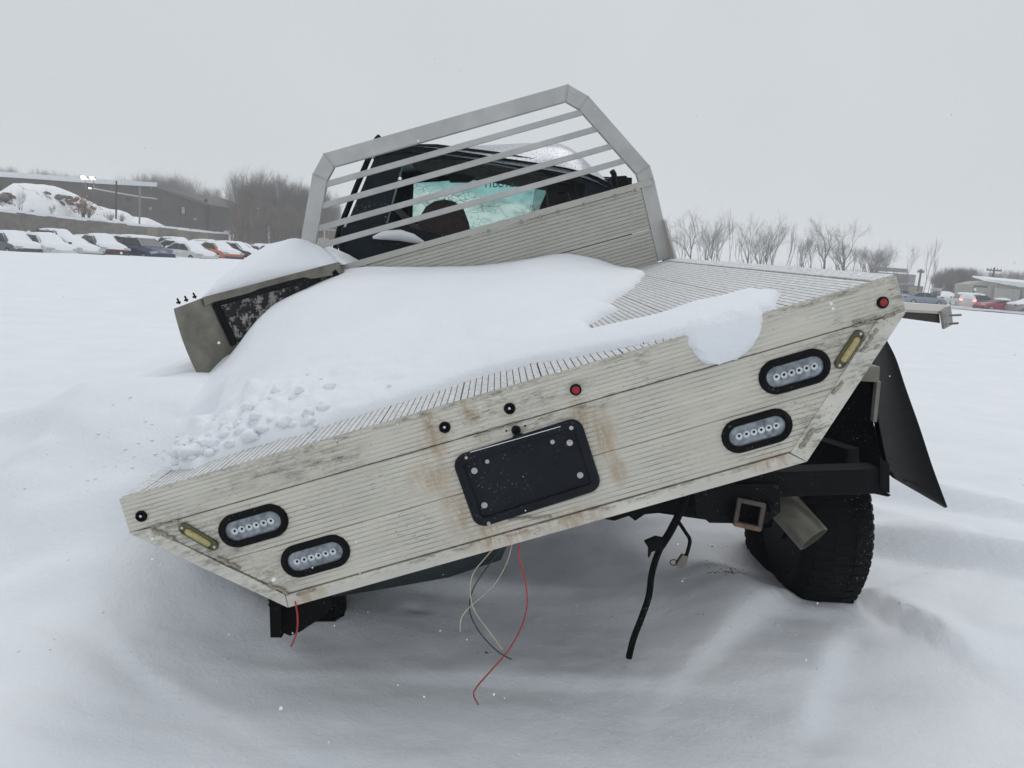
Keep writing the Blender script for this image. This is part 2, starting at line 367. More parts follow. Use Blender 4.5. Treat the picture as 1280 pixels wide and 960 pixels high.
def strip(pts, w_in, y0=-.006, y1=.03):          # flat trim running inside the outline between two outline points
    (ax, az), (bx, bz) = pts; d = np.array([bx - ax, bz - az]); d /= np.linalg.norm(d); n = np.array([-d[1], d[0]])
    if np.dot(n, np.array([0 - ax, -.2 - az])) < 0: n = -n
    return ax, az, bx, bz, n * w_in
def trim(o1, o2, i1, i2):
    return MB().prism([(o1[0], -.004, o1[1]), (o2[0], -.004, o2[1]), (i1[0], -.004, i1[1]), (i2[0], -.004, i2[1])], (0, .05, 0))
BW = .036; rx = lambda z, w: edge_x(z) - w
sub('edge_trim', trim((-HX, -.096), (-WB, -HB), (-(WB - .004), -HB + BW + .002), (-(rx(-.100, .052)), -.100)), ALU_F, tail, label='slim smooth trim up the low left edge of the tail panel')
sub('edge_trim', trim((HX, -.096), (WB, -HB), (rx(-HB + BW, .074), -HB + BW), (rx(-.100, .074), -.100)), ALU_F, tail, label='broad smooth trim up the raised right edge of the tail panel')
sub('edge_trim', trim((-WB + .002, -HB), (WB - .002, -HB), (rx(-HB + BW, .078), -HB + BW - .001), (-(WB - .006), -HB + BW - .001)), ALU_F, tail, label='bottom lip of the tail panel with rust stains')
def weld(a, b, n=14, r=.005, y=-.005):
    a = np.array(a); b = np.array(b); pts = []; rs = []
    L0 = np.linalg.norm(b - a); n = max(6, int(L0 / .006)); nn = np.array([-(b - a)[1], (b - a)[0]]) / L0
    for i in range(n + 1):
        p = a + (b - a) * i / n + nn * random.uniform(-.003, .003); pts.append((p[0], y + random.uniform(-.001, .002), p[1])); rs.append(r * random.uniform(.55, 1.25))
    return MB().tube(pts, rs, 6)
for a, b, r in [(tb(192, 660), tb(220, 674), .0055), (tb(272, 696), tb(300, 711), .005), (tb(336, 729), tb(361, 741), .005), (tb(190, 658), tb(224, 649), .003),
             (tb(1065, 401), tb(1096, 403), .004), (tb(1103, 398), tb(1124, 389), .005), (tb(1095, 410), tb(1075, 440), .005), (tb(1052, 476), tb(1040, 492), .006), (tb(1015, 535), tb(1000, 560), .008),
             (tb(1066, 407), tb(1100, 395), .003), (tb(372, 742), tb(395, 735), .004), (tb(592, 545), tb(648, 527), .0025), (tb(600, 650), tb(690, 645), .003)]:
    sub('weld_bead', weld(a, b, r=r), WELD, tail, smooth='all')
# dirt-filled seams between the extrusions are real gaps: backing shows; deck next
deck = part('deck', MB().box((-1.03, .03, -.05), (1.03, BL + .05, -.022)), BLACK, label='tilted deck')
def deck_plank(x0, x1, y0, y1):
    mb = MB(); per = .0185; n = max(1, round((x1 - x0) / per)); w = (x1 - x0) / n; row = []; g = []
    for i in range(n):
        a = x0 + i * w; row += [(a, 0), (a + w * .86, 0), (a + w * .88, -.004), (a + w * .98, -.004)]; g += [0, 0, 1, 0]
    row.append((x1, 0)); vs = [(x, y, z) for y in (y0, y1) for x, z in row]; m = len(row)
    mb.add(vs, [(i, i + 1, m + i + 1, m + i) for i in range(m - 1)]); mb.add([(x0, y0, -.02), (x1, y0, -.02), (x1, y1, -.02), (x0, y1, -.02)], [(0, 1, 2, 3)])
    me = mb.mesh('deck_plank', None); me.materials.append(ALU_D); me.materials.append(GROOVE)
    for i, p_ in enumerate(me.polygons):
        if i < m - 1 and i % 4 in (1, 2, 3): p_.material_index = 1
    return me
npl = 9; pw = 2.016 / npl
for i in range(npl):
    x0 = -1.008 + i * pw; sub('deck_plank', deck_plank(x0 + .0008, x0 + pw - .0008, .012, BL), None, deck)
for s in (-1, 1):
    rl = MB().box((min(s * 1.012, s * 1.07), .0135, -.085), (max(s * 1.012, s * 1.07), BL + .05, .003)); sub('side_rail', rl, ALU_D, deck, bev=.004)
sub('rear_lip', MB().box((-1.0105, .0035, -.03), (1.0105, .0112, -.0006)), ALU_D, deck)
for k in range(8):                              # cross members under the deck
    y = .22 + k * .31; sub('cross_member', MB().box((-.98, y, -.13), (.98, y + .05, -.052)), BLACK, deck)
for s in (-.42, .42): sub('bed_runner', MB().box((s - .03, .06, -.24), (s + .03, BL, -.132)), BLACK, deck)
# lamps ---------------------------------------------------------------
def stadium(hl, r, n=14):
    out = []
    for s, c in ((1, hl - r), (-1, -(hl - r))):
        for k in range(n + 1):
            t = -math.pi / 2 + math.pi * k / n if s > 0 else math.pi / 2 + math.pi * k / n
            out.append((c + r * math.cos(t), r * math.sin(t), math.cos(t), math.sin(t)))
    return out
def sweep(c, ang, ol, prof, y0=-.0005, fill=False):
    ca, sa = math.cos(ang), math.sin(ang); vs = []; n = len(ol)
    for off, h in prof:
        for x, z, nx, nz_ in ol:
            X, Z = x + nx * off, z + nz_ * off; vs.append((c[0] + X * ca - Z * sa, y0 - h, c[1] + X * sa + Z * ca))
    m = len(prof); fs = [(i * n + k, i * n + (k + 1) % n, (i + 1) * n + (k + 1) % n, (i + 1) * n + k) for i in range(m - 1) for k in range(n)]
    if fill: fs.append(tuple(range((m - 1) * n, m * n)))
    return MB().add(vs, fs)
lamp_labels = ['upper oval tail lamp near the low left corner', 'lower oval tail lamp near the low left corner', 'upper oval tail lamp near the raised right corner', 'lower oval tail lamp near the raised right corner']
for (px, py), lab in zip([(317, 657), (394.5, 695), (993, 464.5), (946, 538.5)], lamp_labels):
    c = tb(px, py); ol = stadium(.0965, .042); il = stadium(.078, .0285)
    L = part('tail_lamp', sweep(c, .0, il, [(.0, -.004), (.0, .006), (.003, .0095), (.009, .0105), (.016, .0085), (.019, .003), (.019, -.004)]), RUBBER, smooth=True, label=lab)
    sub('lens', sweep(c, 0, il, [(.0005, .0015), (-.006, .004), (-.014, .005), (-.0275, .0054)], fill=True), LENSM, L, smooth='all')
    for k in range(6):
        x = c[0] + (k - 2.5) * .0205
        mb = MB().lathe((x, -.0062, c[1] + .001), (0, -1, 0), [(.0099, 0), (.0096, .0020), (.0088, .0008), (.0066, .0004), (.0060, .0022), (.0036, .0004)], 16); sub('reflector', mb, REFL, L, smooth='all')
        mb = MB().lathe((x + .0006, -.0068, c[1] + .002), (0, -1, 0), [(.0036, 0), (.0034, .0012), (.001, .0020)], 10); sub('led', mb, DARKC, L, smooth='all')
        if k: sub('lens_rib', MB().box((c[0] + (k - 3) * .0205 - .0005, -.0066, c[1] - .019), (c[0] + (k - 3) * .0205 + .0005, -.004, c[1] + .019)), LENSM, L)
mk = [((177, 645), 0, 'clear marker lamp at the low left corner'), ((556, 534), 0, 'clear marker lamp above the left end of the plate holder'), ((637, 510.5), 0, 'clear marker lamp just above the plate lamp'),
      ((719.5, 487), 1, 'red marker lamp above the right end of the plate holder'), ((1103, 378), 1, 'red marker lamp at the raised right corner')]
for (px, py), red, lab in mk:
    c = tb(px, py); L = part('marker_lamp', MB().lathe((c[0], .002, c[1]), (0, -1, 0), [(.0155, 0), (.0155, .006), (.0135, .0095), (.0105, .0095), (.0095, .005)], 22), RUBBER, smooth=True, label=lab)
    if red: sub('lens', MB().lathe((c[0], .002, c[1]), (0, -1, 0), [(.0112, .006), (.0105, .0105), (.006, .013), (.001, .0135)], 18), REDL, L, smooth='all')
    else:
        sub('lens', MB().lathe((c[0], .002, c[1]), (0, -1, 0), [(.0095, .006), (.007, .0065), (.001, .0068)], 18), DARKC, L, smooth='all')
        sub('led', MB().lathe((c[0] - .0005, -.0045, c[1] + .001), (0, -1, 0), [(.0045, .0), (.004, .0022), (.001, .0032)], 12), REFL, L, smooth='all')
for (a, b, lab) in [((226, 657), (272, 684), 'slim amber strobe lamp slanting at the low left corner'), ((1046, 459), (1076, 414), 'slim amber strobe lamp slanting at the raised right corner')]:
    A, B = tb(*a), tb(*b); c = ((A[0] + B[0]) / 2, (A[1] + B[1]) / 2); ang = math.atan2(B[1] - A[1], B[0] - A[0]); hl = math.hypot(B[0] - A[0], B[1] - A[1]) / 2
    L = part('strobe_lamp', sweep(c, ang, stadium(hl, .0135, 8), [(.002, 0), (.002, .006), (0, .0085), (-.004, .0085), (-.004, .006)], fill=True), OLIVE, smooth=True, label=lab)
    sub('lens', sweep(c, ang, stadium(hl - .018, .0085, 8), [(0, .005), (0, .0115), (-.003, .013)], fill=True), AMBER, L, smooth=True)
    for s in (-1, 1):
        x, z = c[0] + s * (hl - .007) * math.cos(ang), c[1] + s * (hl - .007) * math.sin(ang); sub('screw', MB().lathe((x, -.006, z), (0, -1, 0), [(.0045, 0), (.004, .003), (.001, .0035)], 10), ZINC, L)
    for k in range(9):
        t = (k - 4) / 4 * (hl - .026); x, z = c[0] + t * math.cos(ang), c[1] + t * math.sin(ang)
        sub('lens_rib', MB().lathe((x, -.0125, z), (0, -1, 0), [(.0042, 0), (.004, .0012), (.0022, .0012), (.002, 0)], 10), simple('pale_diode', (.52, .47, .25), .2) if k == 0 and s == 1 and not bpy.data.materials.get('pale_diode') else bpy.data.materials.get('pale_diode'), L)
# licence plate holder
q = [tb(*p_) for p_ in [(563.5, 573), (724, 521), (753, 607), (597, 661)]]
cx = sum(p_[0] for p_ in q) / 4; cz = sum(p_[1] for p_ in q) / 4
ax = np.array(q[1]) - np.array(q[0]); ang = math.atan2(ax[1], ax[0]); hl = np.linalg.norm(ax) / 2 + .000; hh = np.linalg.norm(np.array(q[3]) - np.array(q[0])) / 2
def rrect(hx, hz, r, n=6):
    out = []
    for sx, sz, t0 in ((1, -1, -90), (1, 1, 0), (-1, 1, 90), (-1, -1, 180)):
        for k in range(n + 1):
            t = math.radians(t0 + 90 * k / n); out.append((sx * (hx - r) + r * math.cos(t), sz * (hz - r) + r * math.sin(t), math.cos(t), math.sin(t)))
    return out
PLH = part('licence_plate_holder', sweep((cx, cz), ang, rrect(hl - .024, hh - .024, .010), [(.024, .0), (.024, .006), (.021, .010), (.003, .012), (0, .010), (0, .002)], fill=True), PLATE, smooth=True, label='empty black licence plate holder with a recessed face')
for (px, py), r in [((593, 588), .0085), ((712, 553), .0085), ((725, 593.5), .0085), ((605.5, 631), .0085), ((609, 576.5), .0055), ((690.5, 552), .006), ((713.5, 533.5), .0055), ((611, 652), .005), ((583, 570.5), .004)]:
    x, z = tb(px, py); yy = -.0125 if r < .0056 and py in (533.5, 652, 570.5) else -.003
    s_ = sub('screw', MB().lathe((x, yy, z), (0, -1, 0), [(r, 0), (r, .0016), (r * .55, .0016), (r * .5, .004), (.0008, .005)], 16), ZINC, PLH, smooth=True)
x, z = tb(648.5, 547.5); ca, sa = math.cos(ang), math.sin(ang)
sub('latch', MB().prism([(x + i * ca - j * sa, -.013, z + i * sa + j * ca) for i, j in ((-.014, -.011), (.014, -.011), (.014, .012), (-.014, .012))], (0, .012, 0)), PLATE, PLH, bev=.002)
x, z = tb(645, 537.5); part('plate_lamp', MB().lathe((x, .002, z), (0, -1, 0), [(.013, 0), (.012, .012), (.007, .014), (.006, .006)], 12), BLACK, smooth=True)
sub('lip_snow', MB().bar((cx - .13, -.0125, cz + hh - .004 - .13 * math.tan(0)), (cx + .12, -.0125, cz + hh - .004), .002, .0015), SNOW, PLH)
for (a, b) in [((565, 557), (560, 545)), ((633, 538.5), (634, 539.5)), ((656, 532.5), (657, 533.5))]:
    pass
for px, py in [(633, 538.5), (656.5, 532.5)]:
    x, z = tb(px, py); part('rivet_hole', MB().lathe((x, .0005, z), (0, -1, 0), [(.003, 0), (.0025, .001)], 8), DARKC)

# headache rack ------------------------------------------------------------
tw = -.01457; RM = BF @ Matrix.Translation((0, BL, .3)) @ Matrix.Rotation(tw, 4, 'Y').inverted() @ Matrix.Translation((0, -BL, -.3))
ct, st_ = math.cos(tw), math.sin(tw)
def rk(px, py, y=BL):
    x, z = tb(px, py, y); z -= .3; return ct * x + st_ * z, -st_ * x + ct * z + .3
OUT = [(-1.07, .02), (-1.07, .485), (-1.063, .5616), (-.8163, 1.023), (-.7192, 1.1155), (.7192, 1.1155), (.8163, 1.023), (1.063, .5616), (1.07, .485), (1.07, .02)]
def inset(pl, w):
    out = []
    for i, p_ in enumerate(pl):
        def nrm(a, b): d = np.array(b) - np.array(a); d /= np.linalg.norm(d); return np.array([d[1], -d[0]])
        if i == 0: n = nrm(pl[0], pl[1]); out.append(tuple(np.array(p_) + n * w)); continue
        if i == len(pl) - 1: n = nrm(pl[-2], pl[-1]); out.append(tuple(np.array(p_) + n * w)); continue
        n1, n2 = nrm(pl[i - 1], p_), nrm(p_, pl[i + 1]); b = n1 + n2; b /= np.linalg.norm(b); out.append(tuple(np.array(p_) + b * w / np.dot(b, n1)))
    return out
INN = inset(OUT, .088)
y0r = BL
rack = None
for i in range(1, 8):
    a, b, c, d = OUT[i], OUT[i + 1], INN[i + 1], INN[i]
    mb = MB().prism([(a[0], y0r, a[1]), (b[0], y0r, b[1]), (c[0], y0r, c[1]), (d[0], y0r, d[1])], (0, .05, 0))
    if rack is None: rack = part('headache_rack', mb, RACKM, RM, bev=.006, label='silver headache rack of square tube with four long bars')
    else: sub('rack_tube', mb, RACKM, rack, bev=.006)
    if i < 7:
        def v3(p_, dy): return (p_[0], y0r - .001 + dy, p_[1])
        n_ = 10; sub('weld_bead', MB().tube([tuple(np.array(v3(b, 0)) * (1 - k / n_) + np.array(v3(c, 0)) * k / n_) for k in range(n_ + 1)], [random.uniform(.0025, .005) for _ in range(n_ + 1)], 6), RACKM, rack, smooth='all')
for s in (-1, 1): sub('rack_post', MB().box((min(s * 1.07, s * .985), y0r + .002, .02), (max(s * 1.07, s * .985), y0r + .052, .484)), RACKM, rack, bev=.005)
bz = []
for pr in [(726, 140), (744, 161), (764, 182.5), (779, 201)]: bz.append(rk(*pr))
for (x, z) in bz:
    def inx(z):                                  # inner edge of the frame at height z
        for i in range(5, 8):
            (xa, za), (xb, zb) = INN[i], INN[i + 1]
            if zb <= z <= za: return xa + (xb - xa) * (za - z) / (za - zb)
        return .97
    e_ = inx(z) + .012; sub('rack_bar', MB().box((-e_, y0r + .012, z - .0165), (e_, y0r + .036, z + .0165)), RACKM, rack, bev=.003)
def bribs(z0, z1, xw=.983, per=.0205):
    mb = MB(); n = round((z0 - z1) / per); rows = []; g = []
    for i in range(n):
        zt = z0 - (z0 - z1) * i / n; p = (z0 - z1) / n; rows += [(zt, 0), (zt - .84 * p, 0), (zt - .86 * p, .0025), (zt - .98 * p, .0025)]; g += [0, 0, 1, 0]
    rows.append((z1, 0)); vs = [(s * xw, y0r + .004 + dy, z) for z, dy in rows for s in (-1, 1)]
    mb.add(vs, [(2 * i, 2 * i + 1, 2 * i + 3, 2 * i + 2) for i in range(len(rows) - 1)]); mb.box((-xw, y0r + .012, z1), (xw, y0r + .03, z0))
    me = mb.mesh('bulkhead_plank', None); me.materials.append(ALU_B); me.materials.append(GROOVE)
    for i in range(len(rows) - 1):
        if g[i]: me.polygons[i].material_index = 1
    return me
bh = part('bulkhead', MB().box((-1.05, y0r - .006, .452), (1.05, y0r + .046, .489)), ALU_B, RM, bev=.003, label='ribbed aluminium bulkhead below the rack')
sub('bulkhead_plank', bribs(.4495, .215), None, bh); sub('bulkhead_plank', bribs(.2115, .006), None, bh)
for s in (-1, 1): sub('gusset', MB().prism([(s * 1.071, y0r - .0, .006), (s * 1.071, y0r - .11, .006), (s * 1.071, y0r - .045, .24), (s * 1.071, y0r, .25)], (-s * .012, 0, 0)), ALU_B, bh)
for px in (610, 651, 675, 697, 729, 768, 793):
    x, z = rk(px, hy(px) * 0 + 286 - (px - 600) * .281 + 4); sub('weld_bead', MB().lathe((x, y0r - .006, .452), (0, -1, 0), [(.010, 0), (.008, .004), (.002, .006)], 8), WELD, bh, smooth='all')

# ------------------------------------------------------------------ chassis
def wpart(name, mb, mat, smooth=False, bev=0, label=None): return part(name, mb, mat, WID, smooth, bev, label)
hc = P(937, 643, 2.42)                           # hitch receiver opening
RT = np.array([math.cos(.0), math.sin(.0), -.01])
for s in (-1, 1):
    ax0 = np.array([hc[0] + s * .43, 2.62, .86]); ax1 = np.array([-.15 + s * .42, 5.0, .82]); wpart('frame_rail', MB().bar(ax0, ax1, .07, .15), BLACK, bev=.01)
p1 = P(872, 607, 2.55); p2 = P(1104, 597, 2.55)
hb_ = wpart('hitch_bar', MB().bar(p1 - np.array([.06, 0, 0]), p2, .08, .088, (0, 0, 1)), BLACK, bev=.008, label='black hitch cross tube')
for s in (0, 1):
    c = p2 + np.array([.012, -.01, 0]); 
sub('end_plate', MB().prism([P(1100, 572, 2.5), P(1112, 580, 2.5), P(1112, 617, 2.5), P(1101, 610, 2.5)], (0, .16, 0)), BLACK, hb_)
sub('skid_hook', MB().prism([P(1082, 608, 2.52), P(1100, 611, 2.52), P(1114, 619, 2.52), P(1110, 621, 2.52), P(1092, 617, 2.52)], (0, .05, 0)), BLACK, hb_)
sub('side_plate', MB().prism([P(871, 617, 2.48), P(905, 606, 2.48), P(975, 606, 2.48), P(976, 640, 2.48), P(958, 655, 2.48), P(887, 654, 2.48), P(871, 640, 2.48)], (0, .02, 0)), BLACK, hb_, bev=.003)
sub('lug', MB().prism([P(868, 612, 2.47), P(884, 612, 2.47), P(895, 636, 2.47), P(888, 650, 2.47), P(872, 644, 2.47)], (0, .016, 0)), BLACK, hb_)
# receiver: square socket
o1, i1 = .044, .030; X_, Z_ = np.array([.998, 0, -.06]), np.array([.06, 0, .998])
VD = (hc - CP) / np.linalg.norm(hc - CP); VD = VD * .85 + np.array([0, .15, 0]); X_ = np.cross(VD, (0.06, 0, 1)); X_ /= np.linalg.norm(X_); Z_ = np.cross(X_, VD)
ring = lambda h, y: [hc + X_ * a * h + Z_ * b * h + VD * y for a, b in ((-1, -1), (1, -1), (1, 1), (-1, 1))]
R0, R1, R2, R3 = ring(o1, 0), ring(i1, 0), ring(i1, .2), ring(o1, .2)
rcv = MB().add(R0 + R1 + R2 + R3, [(i, (i + 1) % 4, 4 + (i + 1) % 4, 4 + i) for i in range(4)] + [(4 + i, 4 + (i + 1) % 4, 8 + (i + 1) % 4, 8 + i) for i in range(4)] + [(i, (i + 1) % 4, 12 + (i + 1) % 4, 12 + i) for i in range(4)] + [(8, 9, 10, 11)])
sub('receiver', rcv, simple('dull_brown_steel', (.11, .095, .08), .7, .2, .4, 20, .3), hb_, bev=.003, label='square hitch receiver socket')
sub('receiver_rust', MB().bar(hc - X_ * .04 - Z_ * .040 - VD * .003, hc + X_ * .04 - Z_ * .040 - VD * .003, .012, .013, tuple(Z_)), RUSTY, hb_, bev=.002, label='rusty lower lip of the receiver')
sub('pin_tube', MB().tube([P(960, 634, 2.46), P(966, 632, 2.46)], .02, 12), BLACK, hb_)
# exhaust
e0, e1 = P(957, 606, 2.68), P(1017, 674, 2.56); ed = (e1 - e0) / np.linalg.norm(e1 - e0)
wpart('exhaust_pipe', MB().lathe(e0, ed, [(.056, 0), (.056, np.linalg.norm(e1 - e0)), (.052, np.linalg.norm(e1 - e0)), (.052, .02)], 28), GALV2, smooth=True, label='bare steel tailpipe pointing down to the right')
# wheels
def wheel(c, axis, R=.40, w=.27, name='wheel', label=None, lug=True):
    c = np.array(c, float); axis = np.array(axis, float); axis /= np.linalg.norm(axis); h = w / 2
    fwd = np.cross(axis, (0, 0, 1)); fwd /= np.linalg.norm(fwd); up = np.cross(fwd, axis)
    prof = [(.235, -h * .72), (.26, -h * .86), (.31, -h * 1.0), (.355, -h * .98), (R - .018, -h * .86), (R - .004, -h * .70), (R, -h * .3), (R, h * .3), (R - .004, h * .7), (R - .018, h * .86), (.355, h * .98), (.31, h), (.26, h * .86), (.235, h * .72), (.235, -h * .72)]
    ty = MB().lathe(c, axis, prof, 64)
    n = 58
    for k in range(n):
        for s in (-1, 1):
            t = 2 * math.pi * (k + (.5 if s > 0 else 0)) / n; rad = fwd * math.cos(t) + up * math.sin(t); tg = -fwd * math.sin(t) + up * math.cos(t)
            for (h0, h1, r0, r1) in ((.30, .82, R - .010, R + .004), (.80, 1.0, R - .055, R - .006)):
                vs = []
                for hh_, rr in ((h0, R - .006 if h0 < .5 else R - .02), (h1, R - .017 if h0 < .5 else R - .05)):
                    for dt in (-.012, .012):
                        for dr in (0, .012): vs.append(c + axis * s * h * hh_ + rad * (rr + dr) + tg * dt)
                ty.add(vs, [(0, 1, 3, 2), (4, 6, 7, 5), (0, 4, 5, 1), (2, 3, 7, 6), (1, 5, 7, 3), (0, 2, 6, 4)])
            if s > 0:
                vs = [c + axis * h * a * .28 + rad * (R - .006 + dr) + tg * dt for a in (-1, 1) for dt in (-.016, .016) for dr in (0, .008)]
                ty.add(vs, [(0, 1, 3, 2), (4, 6, 7, 5), (0, 4, 5, 1), (2, 3, 7, 6), (1, 5, 7, 3), (0, 2, 6, 4)])
    W = wpart('wheel', ty, TYREM, smooth=True, label=label)
    sub('rim', MB().lathe(c, axis, [(.238, -h * .7), (.225, -h * .6), (.20, -h * .2), (.19, h * .3), (.08, h * .35), (.07, h * .55), (.001, h * .55)], 32), BLACK, W, smooth=True)
    sub('hub', MB().lathe(c - axis * h * .3, -axis, [(.19, 0), (.19, .02), (.09, .03), (.085, .07), (.001, .075)], 24), BLACK, W, smooth=True)
    return W
wc = P(1003, 650, 3.42); wheel(wc, (.99, .06, .03), R=.395, w=.275, label='big knobbly rear wheel standing on the snow at the right')
wl = np.array([wc[0] - 1.98, wc[1] + .05, .36]); 
wlc = P(408, 690, 3.1); wheel(wlc, (1, .05, .0), R=.395, w=.27, label='rear wheel sunk in the hollow under the low left corner')
wpart('rear_axle', MB().tube([wlc + np.array([.15, 0, .02]), (wlc + wc) / 2 + np.array([-.1, .1, .16]), (wlc + wc) / 2 + np.array([.1, .1, .16]), wc - np.array([.15, 0, 0])], [.04, .05, .05, .05], 12), BLACK, smooth=True)
MG = wpart('mud_guard', MB().prism([P(336, 735, 2.52), P(351, 742, 2.52), P(352, 797, 2.52), P(338, 797, 2.52)], (0, .03, 0)), RUBBER, label='black guard strip hanging beside the sunken left wheel')
sub('flap', MB().prism([P(352, 735, 2.56), P(418, 730, 2.56), P(408, 768, 2.56), P(394, 778, 2.56), P(376, 790, 2.56), P(362, 796, 2.56), P(354, 792, 2.56)], (0, .04, 0)), RUBBER, MG, bev=.006)
# inner arch behind the raised corner
def sheet_px(rows, thick=(0, .02, 0)):
    A = np.array([[P(*c) for c in r] for r in rows]); mb = MB().grid(A); B = A + np.array(thick); b = MB().grid(B); mb.add(b.v, b.f); return mb
arch = sheet_px([[(1098, 430, 2.9), (1060, 420, 3.0), (1000, 430, 3.1), (960, 440, 3.2)],
                 [(1098, 480, 2.9), (1060, 480, 3.0), (1000, 490, 3.2), (950, 500, 3.3)],
                 [(1092, 530, 2.9), (1058, 535, 3.0), (990, 540, 3.3), (930, 560, 3.4)],
                 [(1108, 572, 2.9), (1060, 580, 3.0), (1000, 585, 3.4), (900, 590, 3.5)],
                 [(1110, 590, 2.9), (1060, 600, 3.0), (1000, 600, 3.4), (880, 600, 3.5)]])
wpart('inner_arch', arch, BLACK, smooth='all', label='black inner wheel arch seen under the raised corner')
wpart('arch_bracket', MB().prism([P(1072, 457, 2.35), P(1100.5, 458, 2.35), P(1099, 478, 2.35), P(1062, 476, 2.35)], (0, .05, 0)), GALV, bev=.003, label='short grey bracket beside the raised trim')
wpart('arch_strut', MB().bar(P(1097, 476, 2.40), P(1092, 526, 2.45), .012, .02, (0, 1, 0)), GALV)
# flaring mudflap
def poly_smooth(pts, n=10):
    pts = np.array(pts, float); out = []
    for i in range(len(pts) - 1):
        p0, p1, p2, p3 = pts[max(i - 1, 0)], pts[i], pts[i + 1], pts[min(i + 2, len(pts) - 1)]
        for k in range(n):
            t = k / n; out.append(.5 * ((2 * p1) + (-p0 + p2) * t + (2 * p0 - 5 * p1 + 4 * p2 - p3) * t * t + (-p0 + 3 * p1 - 3 * p2 + p3) * t ** 3))
    out.append(pts[-1]); return out
rt = poly_smooth([(1108, 424), (1120, 448), (1132, 484), (1150, 535), (1166, 584), (1184.5, 634)], 6)
lf = poly_smooth([(1090, 424), (1092, 450), (1095, 490), (1100, 535), (1112, 588), (1124, 602)], 6)
lf[-3:] = [np.array((1112., 588.)), np.array((1122., 601.)), np.array((1181., 635.))]
rows = []
for k, (l_, r_) in enumerate(zip(lf, rt)):
    d0 = 2.75; rows.append([(*(l_ * (1 - t) + r_ * t), d0 + .10 * math.sin(t * math.pi) + .35 * t) for t in np.linspace(0, 1, 8)])
wpart('fender_flare', sheet_px(rows, (-.012, .02, .006)), RUBBER, smooth='all', label='long black fender flare hanging out past the raised corner')
# right stub beam with end plate
D1 = 2.42
ba = P(1120, 388, D1 + .02); bb = P(1176, 395, D1 - .0)
stub = wpart('stub_beam', MB().prism([P(1120, 377, 2.50), P(1183, 383, 2.50), P(1174, 389, 2.36), P(1118, 386, 2.36)], (0, 0, -.008)), ALU_B, label='short channel beam sticking out past the raised corner')
sub('beam_web', MB().prism([P(1118, 386.5, 2.365), P(1174, 389.5, 2.365), P(1175, 404, 2.37), P(1116, 396, 2.37)], (0, .012, 0)), simple('dark_brown_steel', (.055, .047, .04), .8, 0, .3, 20), stub)  # web coloured darker than the top flange
sub('end_plate', MB().prism([P(1174, 389, 2.355), P(1185.5, 382.5, 2.51), P(1188.5, 405, 2.51), P(1177.5, 411, 2.36)], (.008, 0, 0)), GALV2, stub)
for a, b in (((1186, 394.3, 2.42), (1202, 393.6, 2.40)), ((1187, 404.8, 2.42), (1198, 403.9, 2.40))):
    sub('bolt', MB().tube([P(*a), P(*b)], .0035, 8), GALV, stub)
# box panel thrown up at the low left side
dl, dr = 3.60, 4.30
def ld(px): return dl + (dr - dl) * (px - 218) / 208
def LP(px, py, dd=0): return P(px, py, ld(px) + dd)
cv = poly_smooth([(217, 386), (221, 402), (228, 425), (238, 450), (250, 475)], 4)
plate = [LP(*c) for c in cv] + [LP(275, 450), LP(300, 432), LP(292, 425), LP(267, 377.5), LP(256, 381.5), LP(253, 372.5)]
SB = wpart('side_box', MB().prism(plate, (0, .03, 0)), GALV, label='bent grey steel side box thrown up at the low left of the bed')
sub('top_channel', MB().prism([LP(253, 371.5, -.012), LP(422, 327.5, -.012), LP(427, 342, -.012), LP(352, 356, -.012), LP(266, 378, -.012), LP(256, 383, -.012)], (0, .035, 0)), GALV, SB, bev=.003)
sub('top_shelf', MB().add([LP(219, 385, .02), LP(422, 328, .02), LP(422, 328, .02) + np.array([0, .7, -.05]), LP(219, 385, .02) + np.array([0, .7, -.05])], [(0, 1, 2, 3)]), GALV, SB)
mk_ = Mat('black_panel_with_packed_snow', (.03, .03, .032), .6); vv = mk_.coord((1, 1, 1)); nn_ = mk_.noise(vv, 22, 6, .8); n2 = mk_.noise(mk_.coord((1, 1, .35)), 4, 2)
mk_.base(mk_.mix(mk_.rng(mk_.math('ADD', nn_, mk_.math('MULTIPLY', n2, .55)), .80, .84), (.025, .025, .028), (.50, .49, .46))); mk_.bump(nn_, .7, .02)
sub('recess_panel', MB().prism([LP(266, 377, .05), LP(424, 334, .05), LP(430, 352, .05), LP(400, 372, .05), LP(340, 400, .05), LP(292, 440, .05)], (0, .015, 0)), mk_.m, SB, label='black recessed panel with packed snow')
sub('recess_frame', MB().bar(LP(269, 378, .0), LP(293, 430, .0), .02, .05, (0, 1, 0)), BLACK, SB)
sub('recess_frame', MB().bar(LP(417, 338, .0), LP(428, 354, .0), .03, .05, (0, 1, 0)), BLACK, SB)
sub('recess_frame', MB().bar(LP(268, 380, .0), LP(417, 340, .0), .03, .01, (0, 1, 0)), BLACK, SB)
sub('bracket_stub', MB().prism([LP(423, 338, .01), LP(427, 336, .01), LP(431, 347, .01), LP(427, 349, .01)], (0, .05, 0)), GALV, SB)
for a in ((224.5, 380), (234, 377), (244.5, 373)):
    sub('bolt', MB().tube([LP(*a), LP(a[0] - 3, a[1] - 7)], .0045, 8).tube([LP(a[0] - 1, a[1] - 1), LP(a[0] - 1.6, a[1] - 3)], .010, 6), BLACK, SB)

